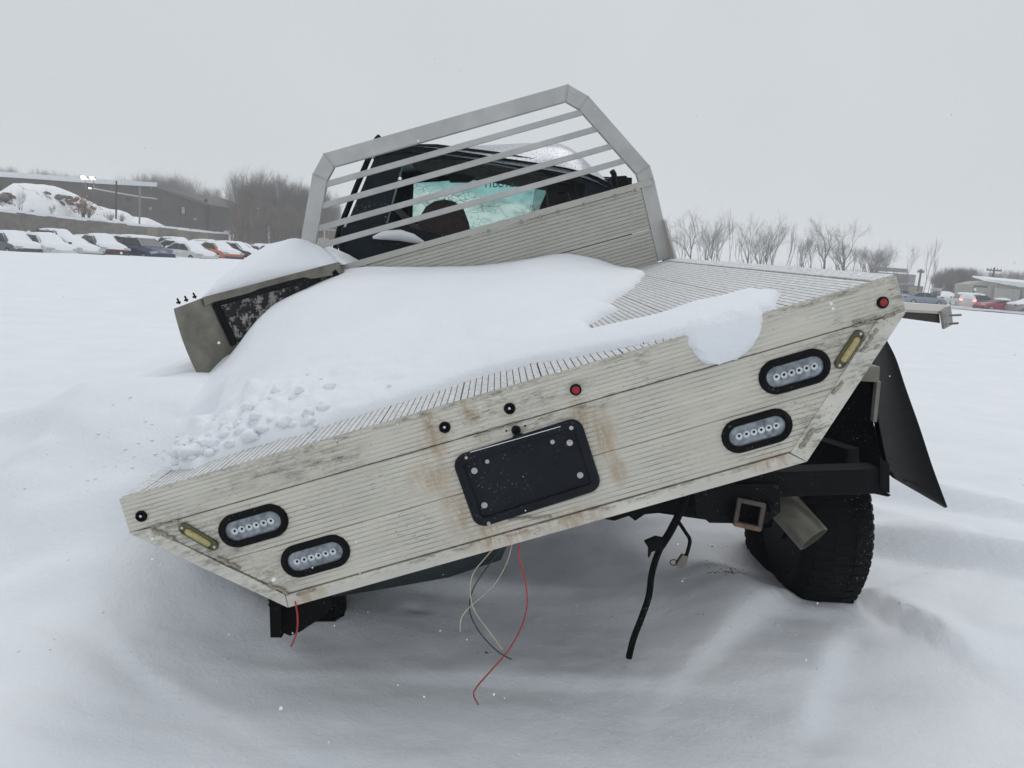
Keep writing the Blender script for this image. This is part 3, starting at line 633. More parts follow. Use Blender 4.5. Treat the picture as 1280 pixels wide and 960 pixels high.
# ------------------------------------------------------------------ hanging wires and hose
def curve_px(pts, d0, d1, n=7):
    s = poly_smooth(pts, n); m = len(s) - 1; return [P(p_[0], p_[1], d0 + (d1 - d0) * i / m) for i, p_ in enumerate(s)]
REDW = simple('red_wire', (.42, .03, .025), .4); CREAM = simple('cream_wire', (.48, .44, .33), .45); GREENW = simple('green_wire', (.015, .04, .035), .4)
wpart('wire', MB().tube(curve_px([(648, 672), (650, 700), (657, 730), (659, 755), (652, 783), (636, 812), (614, 838), (598, 856), (592, 868), (598, 881)], 2.12, 2.28), .0022, 6), REDW, smooth='all', label='longest hanging wire, red, its end curled on the snow')
wpart('wire', MB().tube(curve_px([(622, 680), (606, 698), (591, 718), (588, 742), (594, 765), (612, 790), (628, 812)], 2.14, 2.2), .0018, 6), CREAM, smooth='all', label='cream wire crossing to the lower right')
wpart('wire', MB().tube(curve_px([(641, 676), (634, 702), (620, 728), (603, 745), (588, 758), (577, 772), (575, 790)], 2.16, 2.2), .0018, 6), CREAM, smooth='all', label='cream wire crossing to the lower left')
wpart('wire', MB().tube(curve_px([(632, 680), (612, 705), (592, 735), (587, 762), (596, 785), (612, 805), (626, 817), (639, 824)], 2.15, 2.3), .0020, 6), GREENW, smooth='all', label='dark green wire hanging with frayed end')
wpart('wire', MB().tube(curve_px([(369, 752), (372, 770), (371, 790), (364, 808)], 2.1, 2.2, 6), .0025, 6), REDW, smooth='all', label='short red wire at the low left corner')
HS = wpart('hose', MB().tube(curve_px([(860, 612), (850, 640), (838, 664), (824, 688), (815, 716), (811, 745), (802, 772), (792, 798), (786, 822)], 2.5, 2.62), [.013] * 20 + [.011] * 37, 10), RUBBER, smooth='all', label='thick black hose hanging to the snow')
sub('torn_clip', MB().prism([P(806, 678, 2.5), P(820, 672, 2.5), P(830, 674, 2.5), P(826, 686, 2.5), P(815, 690, 2.5), P(811, 698, 2.5), P(811, 686, 2.5)], (0, .02, 0)), RUBBER, HS)
sub('branch_cable', MB().tube(curve_px([(848, 652), (856, 664), (862, 674), (861, 684), (857, 697)], 2.50, 2.5), .006, 8), RUBBER, HS, smooth='all')
sub('connector', MB().prism([P(853, 694, 2.49), P(861, 696, 2.49), P(857, 709, 2.49), P(848, 711, 2.49), P(845, 706, 2.49)], (0, .02, 0)), GALV, HS, bev=.002)
sub('connector_ring', MB().tube([P(845 + 4.5 * math.cos(t) - 3, 703 + 3.5 * math.sin(t), 2.49) for t in np.linspace(0, 6.2, 14)], .0018, 5, False), RUBBER, HS)
wpart('under_bed_mass', MB().prism([P(750, 648, 2.6), P(800, 628, 2.6), P(880, 610, 2.6), P(872, 636, 2.6), P(860, 640, 2.6), P(846, 637, 2.6), P(838, 643, 2.6), P(826, 641, 2.6), P(806, 643, 2.6), P(794, 651, 2.6), P(786, 645, 2.6), P(768, 651, 2.6)], (0, .12, 0)), BLACK, label='torn black bracket under the tail')
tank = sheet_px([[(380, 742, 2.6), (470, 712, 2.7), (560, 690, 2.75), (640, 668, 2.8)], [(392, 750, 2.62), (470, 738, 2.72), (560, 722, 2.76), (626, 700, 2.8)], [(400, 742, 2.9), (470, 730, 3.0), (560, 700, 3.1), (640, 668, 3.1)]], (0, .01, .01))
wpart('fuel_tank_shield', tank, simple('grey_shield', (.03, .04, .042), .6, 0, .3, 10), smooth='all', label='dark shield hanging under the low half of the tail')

# ------------------------------------------------------------------ cab
CO = P(622, 193, 5.02); ra = math.radians(3.6); ya = math.radians(4)
CFm = Matrix.Translation(Vector(CO)) @ Matrix.Rotation(ya, 4, 'Z') @ Matrix.Rotation(ra, 4, 'Y')
def cpart(name, mb, mat, **k): return part(name, mb, mat, CFm, **k)
def cl(px, py, d): v = CFm.inverted() @ Vector(P(px, py, d)); return np.array(v)
n1, n2 = 25, 12; A = np.zeros((n2, n1, 3))
for j, y in enumerate(np.linspace(-.03, 1.42, n2)):
    for i, t in enumerate(np.linspace(-1, 1, n1)):
        xx_ = .80 * math.copysign(abs(t) ** .92, t); f_ = min(1, (y + .03) / .34) ** .5 * (1 - .30 * max(0, (y - .5) / .9) ** 2); g_ = float(np.interp(xx_, [-.80, -.75, -.53, -.1, .15, .41, .52, .64, .72, .80], [-.10, -.07, .0, .09, .143, .185, .16, .067, .0, -.08]))
        A[j, i] = (xx_, y, (-.085 * abs(t) ** 5 - .02) * (1 - f_) + g_ * f_)
roofm = Mat('frosted_roof_paint', (.018, .026, .034), .3, .2); v_ = roofm.coord(); fn = roofm.noise(v_, 90, 4, .8); geo = roofm.n('ShaderNodeNewGeometry'); sx_ = roofm.n('ShaderNodeSeparateXYZ'); roofm.l(geo.outputs['Normal'], sx_.inputs[0])
ff = roofm.math('MULTIPLY', roofm.rng(fn, .30, .55), roofm.rng(sx_.outputs[2], .02, .30)); roofm.base(roofm.mix(ff, (.02, .028, .036), (.52, .55, .60)))
mb = MB().grid(A); B_ = A.copy(); B_[:, :, 2] -= .035; b2_ = MB().grid(B_); mb.add(b2_.v, b2_.f)
cab = cpart('cab', mb, roofm.m, smooth='all', label='dark cab roof dusted with frost')
cs = lambda name, mb, mat, **k: sub(name, mb, mat, cab, **k)
cs('rear_header', MB().prism([(-.76, 0, -.04), (-.4, 0, .01), (0, 0, .018), (.4, 0, .005), (.76, 0, -.07), (.70, 0, -.13), (.3, 0, -.07), (0, 0, -.06), (-.3, 0, -.07), (-.66, 0, -.12)], (0, .10, 0)), PAINT, bev=.008)
for k, dz in enumerate((-.075, -.09, -.10)): cs('header_rib', MB().bar((-.62, .05 + k * .03, dz), (.62, .05 + k * .03, dz), .02, .012), GREYP)
for s in (-1, 1):
    cs('rear_pillar', MB().prism([(s * .97, -.02, -.74), (s * .76, 0, -.04), (s * .60, 0, -.10), (s * .70, -.02, -.74)], (0, .14, 0)), PAINT, bev=.015)
    cs('door_seal', MB().tube([(s * 1.0, .12, -.76), (s * .985, .12, -.62), (s * .90, .13, -.32), (s * .80, .13, .0), (s * .785, .14, .02)], .02, 6), RUBBER, smooth='all')
    cs('front_pillar', MB().bar((s * .70, 1.40, -.04), (s * .82, 2.05, -.62), .07, .06), PAINT)
    cs('centre_pillar', MB().bar((s * .76, .95, -.06), (s * .93, .95, -.66), .10, .05, (0, 1, 0)), INTER)
    cs('side_panel', MB().prism([(s * .95, -.02, -.64), (s * .95, 2.15, -.60), (s * .97, 2.15, -1.25), (s * .97, -.02, -1.25)], (-s * .05, 0, 0)), PAINT, bev=.01)
cs('rear_panel', MB().prism([(-.95, -.02, -.60), (-.62, -.02, -.53), (-.3, -.02, -.56), (.95, -.02, -.56), (.95, -.02, -1.25), (-.95, -.02, -1.25)], (0, .05, 0)), PAINT, bev=.01)
cs('headliner', MB().box((-.66, .12, -.060), (.66, 1.32, -.050)), GREYP); cs('floor', MB().box((-.9, .03, -1.26), (.9, 2.1, -1.2)), INTER)
cs('dashboard', MB().prism([(-.85, 1.75, -.58), (-.85, 2.05, -.58), (-.85, 2.1, -.95), (-.85, 1.7, -.9)], (1.7, 0, 0)), INTER, bev=.02)
cs('steering_wheel', MB().tube([(-.42 + .19 * math.cos(t), 1.55 + .04 * math.sin(t), -.55 + .18 * math.sin(t)) for t in np.linspace(0, 2 * math.pi, 22)], .014, 6, False), INTER, smooth='all')
cs('hood', MB().prism([(-.85, 2.08, -.60), (-.80, 2.6, -.58), (-.78, 3.25, -.68), (-.78, 3.30, -1.2), (-.85, 2.08, -1.2)], (1.65, 0, 0)), PAINT, bev=.03)
cs('sill_snow', MB().add(*(lambda s_: (s_.v, s_.f))(MB().tube([cl(466, 297, 4.98), cl(480, 294, 5.0), cl(500, 294, 5.0), cl(516, 298, 5.0), cl(530, 303, 5.0)], [.008, .030, .036, .030, .008], 8))), SNOW, smooth='all')
# driver's seat back
sp_ = [(516, 318), (519, 290), (523, 273), (532, 258), (543, 251), (556, 249), (570, 252), (580, 262), (586, 278), (590, 300), (592, 315)]
cs('seat_back', MB().prism([cl(x, y, 5.5) for x, y in sp_], (0, .16, 0)), SEATM, bev=.03, label='brown driver seat back with rounded top')
cs('seat_belt', MB().bar(cl(494, 259, 5.35), cl(536, 303, 5.2), .045, .005, (0, 1, 0)), simple('belt_webbing', (.07, .07, .07), .8), label='grey seat belt hanging diagonally')
hp = [(684, 230), (700, 222), (722, 224), (732, 232), (738, 268), (690, 280), (686, 262)]
cs('headrest', MB().prism([cl(683, 231, 5.4), cl(692, 225, 5.4), cl(717, 223, 5.4), cl(722, 231, 5.4), cl(725, 262, 5.4), cl(714, 262, 5.4), cl(712, 240, 5.4), cl(697, 242, 5.4), cl(695, 262, 5.4), cl(686, 264, 5.4)], (0, .1, 0)), GREYP, bev=.01, label='grey passenger headrest with an opening')
cs('passenger_seat', MB().prism([cl(684, 262, 5.5), cl(735, 255, 5.5), cl(742, 300, 5.5), cl(680, 305, 5.5)], (0, .16, 0)), SEATM, bev=.02)
cs('trim_panel', MB().prism([cl(716, 226, 5.3), cl(762, 226, 5.3), cl(778, 250, 5.3), cl(760, 270, 5.3), cl(724, 262, 5.3)], (0, .05, 0)), GREYP, bev=.01)
cs('mirror', MB().prism([cl(770, 220, 5.9), cl(784, 219, 5.9), cl(787, 231, 5.9), cl(786, 240, 5.9), cl(772, 240, 5.9)], (0, .10, 0)), RUBBER, bev=.015, label='door mirror standing past the right of the cab')
cs('interior_frame', MB().bar(cl(513, 228, 6.2), cl(511, 290, 6.2), .05, .05, (0, 1, 0)), INTER)
cs('interior_frame', MB().bar(cl(500, 240, 5.9), cl(468, 300, 5.4), .10, .10, (0, 1, 0)), INTER)
cs('door_side_cover', MB().prism([cl(476, 235, 5.7), cl(508, 222, 5.9), cl(514, 240, 5.9), cl(507, 300, 5.9), cl(455, 300, 5.6)], (0, .03, 0)), INTER)
cs('door_side_cover', MB().prism([cl(672, 218, 6.95), cl(790, 222, 6.6), cl(790, 320, 6.6), cl(655, 320, 7.0)], (0, .03, 0)), INTER)  # dark sheet added behind the windshield to cover bright background at the right
cs('gap_cover', MB().prism([cl(490, 212, 6.32), cl(572, 210, 6.32), cl(572, 225, 6.32), cl(512, 229, 6.32), cl(490, 236, 6.32)], (0, .02, 0)), INTER)  # dark sheet added to block the sky between header and windshield
cs('roof_console', MB().prism([cl(560, 219, 6.1), cl(596, 214, 6.1), cl(596, 222, 6.1), cl(585, 227, 6.1), cl(562, 227, 6.1)], (0, .1, 0)), GREYP)
# shattered windshield: crumpled laminated sheet hanging in its frame
wm = Mat('shattered_teal_glass', (.35, .72, .66), .35); v_ = wm.coord()
vo = wm.n('ShaderNodeTexVoronoi'); vo.feature = 'DISTANCE_TO_EDGE'; dis = wm.n('ShaderNodeTexNoise'); dis.inputs['Scale'].default_value = 6; wm.l(v_, dis.inputs[0]); ad = wm.n('ShaderNodeVectorMath'); ad.operation = 'MULTIPLY_ADD'; wm.l(dis.outputs['Color'], ad.inputs[0]); ad.inputs[1].default_value = (.10, .10, .10); wm.l(wm.coord((1, 1, 2.2), rot=(0, .5, 0)), ad.inputs[2]); wm.l(ad.outputs[0], vo.inputs['Vector']); vo.inputs['Scale'].default_value = 3.2
vo2 = wm.n('ShaderNodeTexVoronoi'); vo2.feature = 'DISTANCE_TO_EDGE'; wm.l(wm.coord((1, 1, 1)), vo2.inputs['Vector']); vo2.inputs['Scale'].default_value = 17
dn = wm.noise(v_, 2.6, 3); c1 = wm.rng(vo.outputs[0], .003, .012, 1, 0); c2 = wm.math('MULTIPLY', wm.rng(vo2.outputs[0], .02, .07, 1, 0), wm.rng(dn, .44, .56))
ck = wm.math('MAXIMUM', c1, c2); sxx = wm.n('ShaderNodeSeparateXYZ'); wm.l(v_, sxx.inputs[0])
tint = wm.rng(sxx.outputs[2], -.20, -.13, 0, 1)
colr = wm.mix(ck, (.66, .86, .80), (.10, .28, .26)); colr = wm.mix(tint, colr, (.34, .64, .62))
tr = wm.n('ShaderNodeBsdfTranslucent'); tp = wm.n('ShaderNodeBsdfTransparent'); ms = wm.n('ShaderNodeMixShader'); ms.inputs[0].default_value = .45; ms2 = wm.n('ShaderNodeMixShader'); ms2.inputs[0].default_value = .12
out = wm.nt.nodes['Material Output']; wm.l(colr, tr.inputs[0]); wm.l(colr, tp.inputs[0]); wm.l(tr.outputs[0], ms.inputs[1]); wm.l(tp.outputs[0], ms.inputs[2]); wm.l(ms.outputs[0], ms2.inputs[1]); wm.l(wm.b.outputs[0], ms2.inputs[2]); wm.l(ms2.outputs[0], out.inputs[0]); wm.base(colr)
nu, nv = 40, 20; A = np.zeros((nv, nu, 3))
tl, tr_, bl_, br_ = [cl(*q_) for q_ in ((512, 224, 6.30), (690, 226, 6.30), (505, 296, 6.85), (678, 292, 6.85))]
for j in range(nv):
    for i in range(nu):
        s, t = i / (nu - 1), j / (nv - 1); p_ = (tl * (1 - s) + tr_ * s) * (1 - t) + (bl_ * (1 - s) + br_ * s) * t
        p_ = p_ + np.array([0, .10 * math.sin(math.pi * s) + (.16 * float(fbm(s * 5, t * 4, 3)) + .10 * abs(float(fbm(s * 11 + 4, t * 7, 2)))), .02 * float(fbm(s * 4 + 9, t * 3, 2))]); 
        if s > .88: p_[0] -= .12 * t * (s - .88) / .12
        A[j, i] = p_
ws = cs('windshield', MB().grid(A), wm.m, smooth='all', label='shattered teal windshield seen through the cab')
tx = bpy.data.curves.new('windshield_lettering', 'FONT'); tx.body = 'IBCBA OUTY'; tx.size = .062; tx.extrude = .001; tx.offset = .001
txo = bpy.data.objects.new('windshield_lettering', tx); COL.objects.link(txo)
dg_ = bpy.context.evaluated_depsgraph_get(); tme = bpy.data.meshes.new_from_object(txo.evaluated_get(dg_)); bpy.data.objects.remove(txo)
ta, tb_ = cl(604, 234.5, 6.36), cl(657, 233, 6.36); xs = [v.co.x for v in tme.vertices]; x0, x1 = min(xs), max(xs); sc_ = np.linalg.norm(tb_ - ta) / (x1 - x0); dirx = (tb_ - ta) / np.linalg.norm(tb_ - ta)
for v in tme.vertices:
    w_ = tb_ - dirx * (v.co.x - x0) * sc_ + np.array([0, -v.co.z, 0]) + np.array([0, 0, v.co.y * sc_]); v.co = Vector(w_)
tme.materials.append(simple('dark_lettering', (.012, .05, .06), .6)); cs('windshield_lettering', tme, None)
for s in (-1, 1): wheel(CO + np.array([s * .82, 2.5, -1.72]), (1, .05, 0), R=.39, w=.25, label='front wheel buried under the cab')

# ------------------------------------------------------------------ snow lying on the bed
poly_px = [(203, 586), (242, 586), (262, 577), (319, 558), (375, 544), (420, 528), (480, 510), (540, 492), (607, 469), (660, 457), (720, 446), (796, 431), (835, 424), (850, 421), (880, 425), (925, 410), (952, 397), (972, 384), (976, 368), (950, 366), (905, 378), (870, 385), (815, 404), (770, 414), (746, 420), (733, 408), (750, 398), (772, 388), (756, 385), (770, 374), (784, 366), (800, 352), (806, 341)]
pl = [bed_ray(x, y, ('z', 0.0))[:2] for x, y in poly_px]
pl = [(min(max(a, -1.9), 1.0), b) for a, b in pl]
pl += [(.82, BL + .0), (-1.9, BL), (-1.9, .84), (-1.14, .80), (-1.08, .70), (-1.08, .12)]
pl = np.array(pl)
def sdist(X, Y):
    d = np.full(X.shape, 1e9); ins = np.zeros(X.shape, bool); n = len(pl)
    for i in range(n):
        a, b = pl[i], pl[(i + 1) % n]; e = b - a; wx, wy = X - a[0], Y - a[1]; t = np.clip((wx * e[0] + wy * e[1]) / (e @ e + 1e-12), 0, 1)
        if not (abs(a[1] - BL) < 1e-6 and abs(b[1] - BL) < 1e-6): d = np.minimum(d, np.hypot(wx - e[0] * t, wy - e[1] * t))
        c = ((a[1] <= Y) & (b[1] > Y)) | ((b[1] <= Y) & (a[1] > Y)); ins ^= c & (X < a[0] + (Y - a[1]) / (b[1] - a[1] + 1e-12) * e[0])
    return np.where(ins, d, -d)
ctl = []
for px, py in [(429, 336), (500, 334), (560, 334), (615, 331), (660, 323), (715, 312), (745, 316), (770, 325), (800, 340)]:
    q_ = bed_ray(px, py, ('y', BL - .03)); ctl.append((q_[0], q_[1], q_[2]))
for px, py, d_ in [(250, 478, 3.52), (270, 448, 3.62), (300, 414, 3.75), (330, 386, 3.95), (370, 366, 4.2)]:
    q_ = to_bed(P(px, py, d_)); ctl.append(tuple(q_))
ctl += [(-1.0, .35, .09), (-.8, .9, .22), (-.3, .5, .10), (-.3, 1.2, .20), (.2, .5, .07), (.3, 1.2, .13), (.6, .35, .055), (.8, .30, .05), (-1.9, 1.0, -.05), (-1.9, 2.2, .1), (-1.35, .4, -.02), (.5, 1.9, .12)]
ctl = np.array(ctl)
def tps(r): return np.where(r > 1e-9, r * r * np.log(r + 1e-12), 0)
K = tps(np.hypot(ctl[:, None, 0] - ctl[None, :, 0], ctl[:, None, 1] - ctl[None, :, 1])) + np.eye(len(ctl)) * .02; Pm = np.c_[np.ones(len(ctl)), ctl[:, :2]]
S = np.linalg.solve(np.block([[K, Pm], [Pm.T, np.zeros((3, 3))]]), np.r_[ctl[:, 2], 0, 0, 0])
def hfun(X, Y):
    r = np.hypot(X[..., None] - ctl[:, 0], Y[..., None] - ctl[:, 1]); return (tps(r) @ S[:len(ctl)]) + S[-3] + S[-2] * X + S[-1] * Y
nx_, ny_ = 300, 260; xs = np.linspace(-1.88, 1.0, nx_); ys = np.linspace(0.005, BL - .002, ny_); X, Y = np.meshgrid(xs, ys)
D = np.minimum(sdist(X, Y), (Y - .014) * 1.0) + .014 * fbm(X * 9, Y * 9, 3); Hf = hfun(X, Y)
pr = 1 - np.exp(-np.clip(D, 0, 9) / .13); lip = .022 * (1 - np.exp(-np.clip(D, 0, 9) / .012))
inner = np.where(X > -1.07, np.maximum(Hf, .045), Hf)
Z = inner * pr + lip * (1 - pr)
Z = np.where(X < -1.2, Hf * pr, Z)
rough = np.exp(-((X + .9) / .42) ** 2 - ((Y - .25) / .30) ** 2)
lump = np.maximum(0, fbm(X * 7 + 3, Y * 7, 3)) * .22 + np.abs(fbm(X * 16, Y * 16, 3)) * .05 - .01
Z = Z + rough * lump * sst(0, .04, D) + .010 * fbm(X * 3.5, Y * 3.5, 4) * sst(0, .2, D)
for (px, py, dep, rr) in [(598, 458, .016, .05), (560, 470, .01, .06), (500, 440, .009, .05), (640, 425, .008, .04), (575, 410, .008, .05), (700, 420, .006, .04)]:
    q_ = bed_ray(px, py, ('z', .12)); Z = Z - dep * np.exp(-((X - q_[0]) / rr) ** 2 - ((Y - q_[1]) / (rr * 1.6)) ** 2)
for _ in range(3):
    wx_ = BR[0][0] * X + BR[0][1] * Y + BR[0][2] * Z + BT[0]; wy_ = BR[1][0] * X + BR[1][1] * Y + BR[1][2] * Z + BT[1]; wz_ = BR[2][0] * X + BR[2][1] * Y + BR[2][2] * Z + BT[2]
    if _ == 0: tb2 = np.maximum(sst(.02, .62, -1.07 - X), sst(0, .16, -1.07 - X) * (1 - sst(.0, .38, D))); w0 = wz_.copy()
    tgt = w0 * (1 - tb2) + (ground_z(wx_, wy_) - .03) * tb2; Z = np.where(tb2 > 0, Z + (tgt - wz_) / BR[2][2], Z)
Z = np.where((D <= 0) & (X > -1.09), D * 3.0 - .004, Z)
keep = (D > -.012) & ~((X < -1.085) & ((D < .03) | (Y < .80))); A = np.stack([X, Y, Z], -1); idx = -np.ones(X.shape, int); fs = []
kq = keep[:-1, :-1] & keep[1:, :-1] & keep[:-1, 1:] & keep[1:, 1:]
J, I = np.nonzero(kq); base_ = np.arange(nx_ * ny_).reshape(ny_, nx_)
fs = np.stack([base_[J, I], base_[J, I + 1], base_[J + 1, I + 1], base_[J + 1, I]], -1)
used = np.unique(fs); remap = -np.ones(nx_ * ny_, int); remap[used] = np.arange(len(used))
me = bpy.data.meshes.new('bed_snow'); me.from_pydata(A.reshape(-1, 3)[used].tolist(), [], remap[fs].tolist()); me.materials.append(SNOW)
me.polygons.foreach_set('use_smooth', [True] * len(me.polygons)); me.update()
bs = link('bed_snow', me); bs.matrix_basis = BF
tag(bs, 'deep snow heaped on the tilted deck, thick at the left and thin at the right', 'snow', kind='stuff')
rc_ = random.Random(31); mb = MB()
for k in range(190):
    x = -1.03 + abs(rc_.gauss(0, .30)); y = .05 + abs(rc_.gauss(0, .16)); i_ = min(nx_ - 1, max(0, int((x + 1.88) / 2.88 * (nx_ - 1)))); j_ = min(ny_ - 1, int(y / BL * (ny_ - 1)))
    if D[j_, i_] < .0 or x > -.2: continue
    r_ = rc_.uniform(.006, .022) * (1 if k % 4 else 1.4); c = np.array([xs[i_], ys[j_], Z[j_, i_] + r_ * .02]); so_ = rc_.uniform(0, 90); vs = []
    for a in range(9):
        for b in range(12):
            th, ph = math.pi * a / 8, 2 * math.pi * b / 12; d_ = np.array([math.sin(th) * math.cos(ph), math.sin(th) * math.sin(ph), math.cos(th)]); q_ = 1 + .55 * float(fbm(d_[0] * 1.7 + so_, d_[1] * 1.7 + d_[2] * 1.9, 2)); vs.append(c + d_ * r_ * q_ * np.array([1, 1, .75]))
    mb.add(vs, [(a * 12 + b, a * 12 + (b + 1) % 12, (a + 1) * 12 + (b + 1) % 12, (a + 1) * 12 + b) for a in range(8) for b in range(12)])
ck_ = link('snow_clumps', mb.mesh('snow_clumps', SNOW, 'all')); ck_.matrix_basis = BF; tag(ck_, 'broken clumps of snow at the low left corner of the deck', 'snow', kind='stuff')
# lobe of snow slumping over the raised tail edge
nu, nv = 60, 60; A = np.zeros((nv, nu, 3)); xa, xb = tb(862, 430)[0], tb(949, 400)[0]
xc, hw_ = (xa + xb) / 2, (xb - xa) / 2 + .01
for j, s in enumerate(np.linspace(-.13, .098, nv)):
    for i, u_ in enumerate(np.linspace(-1, 1, nu)):
        wq = 1.0 if s < 0 else max(.12, 1 - (s / .0985) ** 2.6) ** .5; x = xc + .006 + hw_ * u_ * (1.05 if s < 0 else wq) - (.018 * s / .098 if s > 0 else 0) + .030 * float(fbm(s * 24, u_ * 2 + 5, 3)) * (sst(0, .04, s) * abs(u_))
        edge = (1 - abs(u_) ** 4) * (1 if s < 0 else math.sqrt(max(0, 1 - (s / .098) ** 4)))
        th = (.044 - .022 * s / .098 if s > 0 else .044 * (1 + s / .13) ** .5) * max(edge, 0) ** .5 - .004
        r0 = .045
        ph = min(max((s + r0) / (2 * r0), 0), 1) * math.pi / 2
        if s < -r0: base, nrm_ = (x, -s, 0.), (0, 0, 1)
        elif s > r0: base, nrm_ = (x, -.002, -s), (0, -1, 0)
        else: base, nrm_ = (x, r0 * (1 - math.sin(ph)) - .0, -r0 * (1 - math.cos(ph))), (0, -math.sin(ph), math.cos(ph))
        A[j, i] = (base[0] + nrm_[0] * th, base[1] + nrm_[1] * th, base[2] + nrm_[2] * th + .009 * float(fbm(x * 24, s * 24, 4)))
lb = link('snow_lobe', MB().grid(A).mesh('snow_lobe', SNOW, 'all')); lb.matrix_basis = BF
tag(lb, 'lobe of snow slumping over the tail edge left of the upper right lamp', 'snow lobe')
# mound on the side box
nu, nv = 60, 40; A = np.zeros((nv, nu, 3)); a0, a1 = LP(246, 375, .03), LP(425, 331, .03)
for j in range(nv):
    for i in range(nu):
        u_, v_ = i / (nu - 1), j / (nv - 1); p_ = a0 * (1 - u_) + a1 * u_ + np.array([0, .75 * v_, 0])
        prof = np.interp(u_, [0, .06, .18, .30, .45, .58, .72, .86, 1], [0, .13, .20, .235, .24, .21, .155, .09, .0]); hv = math.sin(math.pi * min(1, .0 + v_ * .78)) ** .55
        p_[2] += prof * hv + .004 * float(fbm(u_ * 8, v_ * 6, 3)) - .02 * (v_ > .98); A[j, i] = p_
mo = link('snow_mound', MB().grid(A).mesh('snow_mound', SNOW, 'all')); tag(mo, 'smooth rounded heap of snow on top of the grey side box', 'snow mound')

# ------------------------------------------------------------------ background
def smooth_me(me):
    me.polygons.foreach_set('use_smooth', [True] * len(me.polygons)); return me
BARK = simple('bare_bark', (.085, .075, .068), .9, 0, .3, 3); TWIG = simple('bare_twigs', (.15, .132, .118), .9, 0, .25, 2)
BARKB = simple('brown_bark', (.10, .078, .06), .9, 0, .3, 3); TWIGB = simple('brown_twigs', (.20, .145, .105), .9, 0, .3, 2); LEAFB = simple('dead_orange_leaves', (.24, .105, .045), .9, 0, .3, 6)
def tree_meshes(seed, spread=.5, depth=6, up=.25, thin=1.0, trunks=1, first=.3, mats=(BARK, TWIG)):
    r = random.Random(seed); T, C = MB(), MB()
    def grow(p, d, ln, rad, k):
        n = 3 if k < 3 else 2; pts = [p.copy()]; q_ = p.copy(); dd = d.copy()
        for _ in range(n):
            dd = dd + Vector((r.gauss(0, .10), r.gauss(0, .10), r.gauss(0, .06) + up * .12)); dd.normalize(); q_ = q_ + dd * (ln / n); pts.append(q_.copy())
        (T if k < 2 else C).tube([tuple(a) for a in pts], [rad * (1 - .38 * i / n) for i in range(n + 1)], 5 if k < 2 else 3, cap=False)
        if k >= depth: return
        nb = r.choice((2, 3, 3)) if k else r.choice((3, 4, 5))
        for i in range(nb):
            t = r.uniform(.45, 1.0) if i else 1.0; a = pts[0].lerp(pts[-1], t) if n < 3 else pts[min(n, max(1, round(t * n)))]
            az = r.uniform(0, 2 * math.pi); sp = spread * r.uniform(.5, 1.25)
            o = dd.orthogonal().normalized(); o.rotate(Matrix.Rotation(az, 3, dd)); nd = (dd + o * sp); nd.z += up * .5; nd.normalize()
            grow(a, nd, ln * r.uniform(.58, .84), rad * r.uniform(.5, .66), k + 1)
    for t in range(trunks):
        off = Vector((r.gauss(0, .02), r.gauss(0, .02), 0)) if trunks > 1 else Vector()
        grow(off, Vector((r.gauss(0, .12 if trunks > 1 else .05), r.gauss(0, .1), 1)).normalized(), first, .0135 * thin, 0)
    zmax = max(v[2] for v in C.v); sc = 1 / zmax
    for m_ in (T, C): m_.v = [(x * sc, y * sc, z * sc) for x, y, z in m_.v]
    return T.mesh('trunk', mats[0], fix=False), C.mesh('crown', mats[1], fix=False)
PROT = {}
def tree(kind, px, base_py, top_py, d, label, group, name='bare_tree', rz=None, wide=1.0, lean=0):
    """kind: prototype; the tree stands at horizontal distance d, as tall as the photograph shows"""
    b = PH(px, base_py, d); t = PH(px, top_py, d); h = t[2] - b[2]; z0 = b[2]
    tm, cm = PROT[kind]
    o = empty(name, (b[0], b[1], z0 - .1)); o.rotation_euler = (0, lean, rz if rz is not None else random.uniform(0, 6.28)); o.scale = (h * wide, h * wide, h)
    link('trunk', tm, o); link('crown', cm, o); return tag(o, label, 'tree', group)
PROT['spread'] = tree_meshes(1, .78, 6, .20, 1.25, 1, .34); PROT['vase'] = tree_meshes(5, .62, 6, .26, 1.1, 2, .42)
PROT['tall'] = tree_meshes(8, .55, 6, .34, .9, 1, .42); PROT['slim'] = tree_meshes(12, .26, 5, .8, .8, 1, .42)
PROT['twin'] = tree_meshes(21, .7, 6, .22, 1.1, 2, .40); PROT['brush'] = tree_meshes(30, .50, 6, .5, .8, 5, .22, mats=(BARKB, TWIGB)); PROT['brush2'] = tree_meshes(33, .55, 6, .4, .7, 6, .24)
PROT['shrub'] = tree_meshes(41, .6, 4, .3, 1.4, 3, .28, mats=(BARKB, TWIGB))
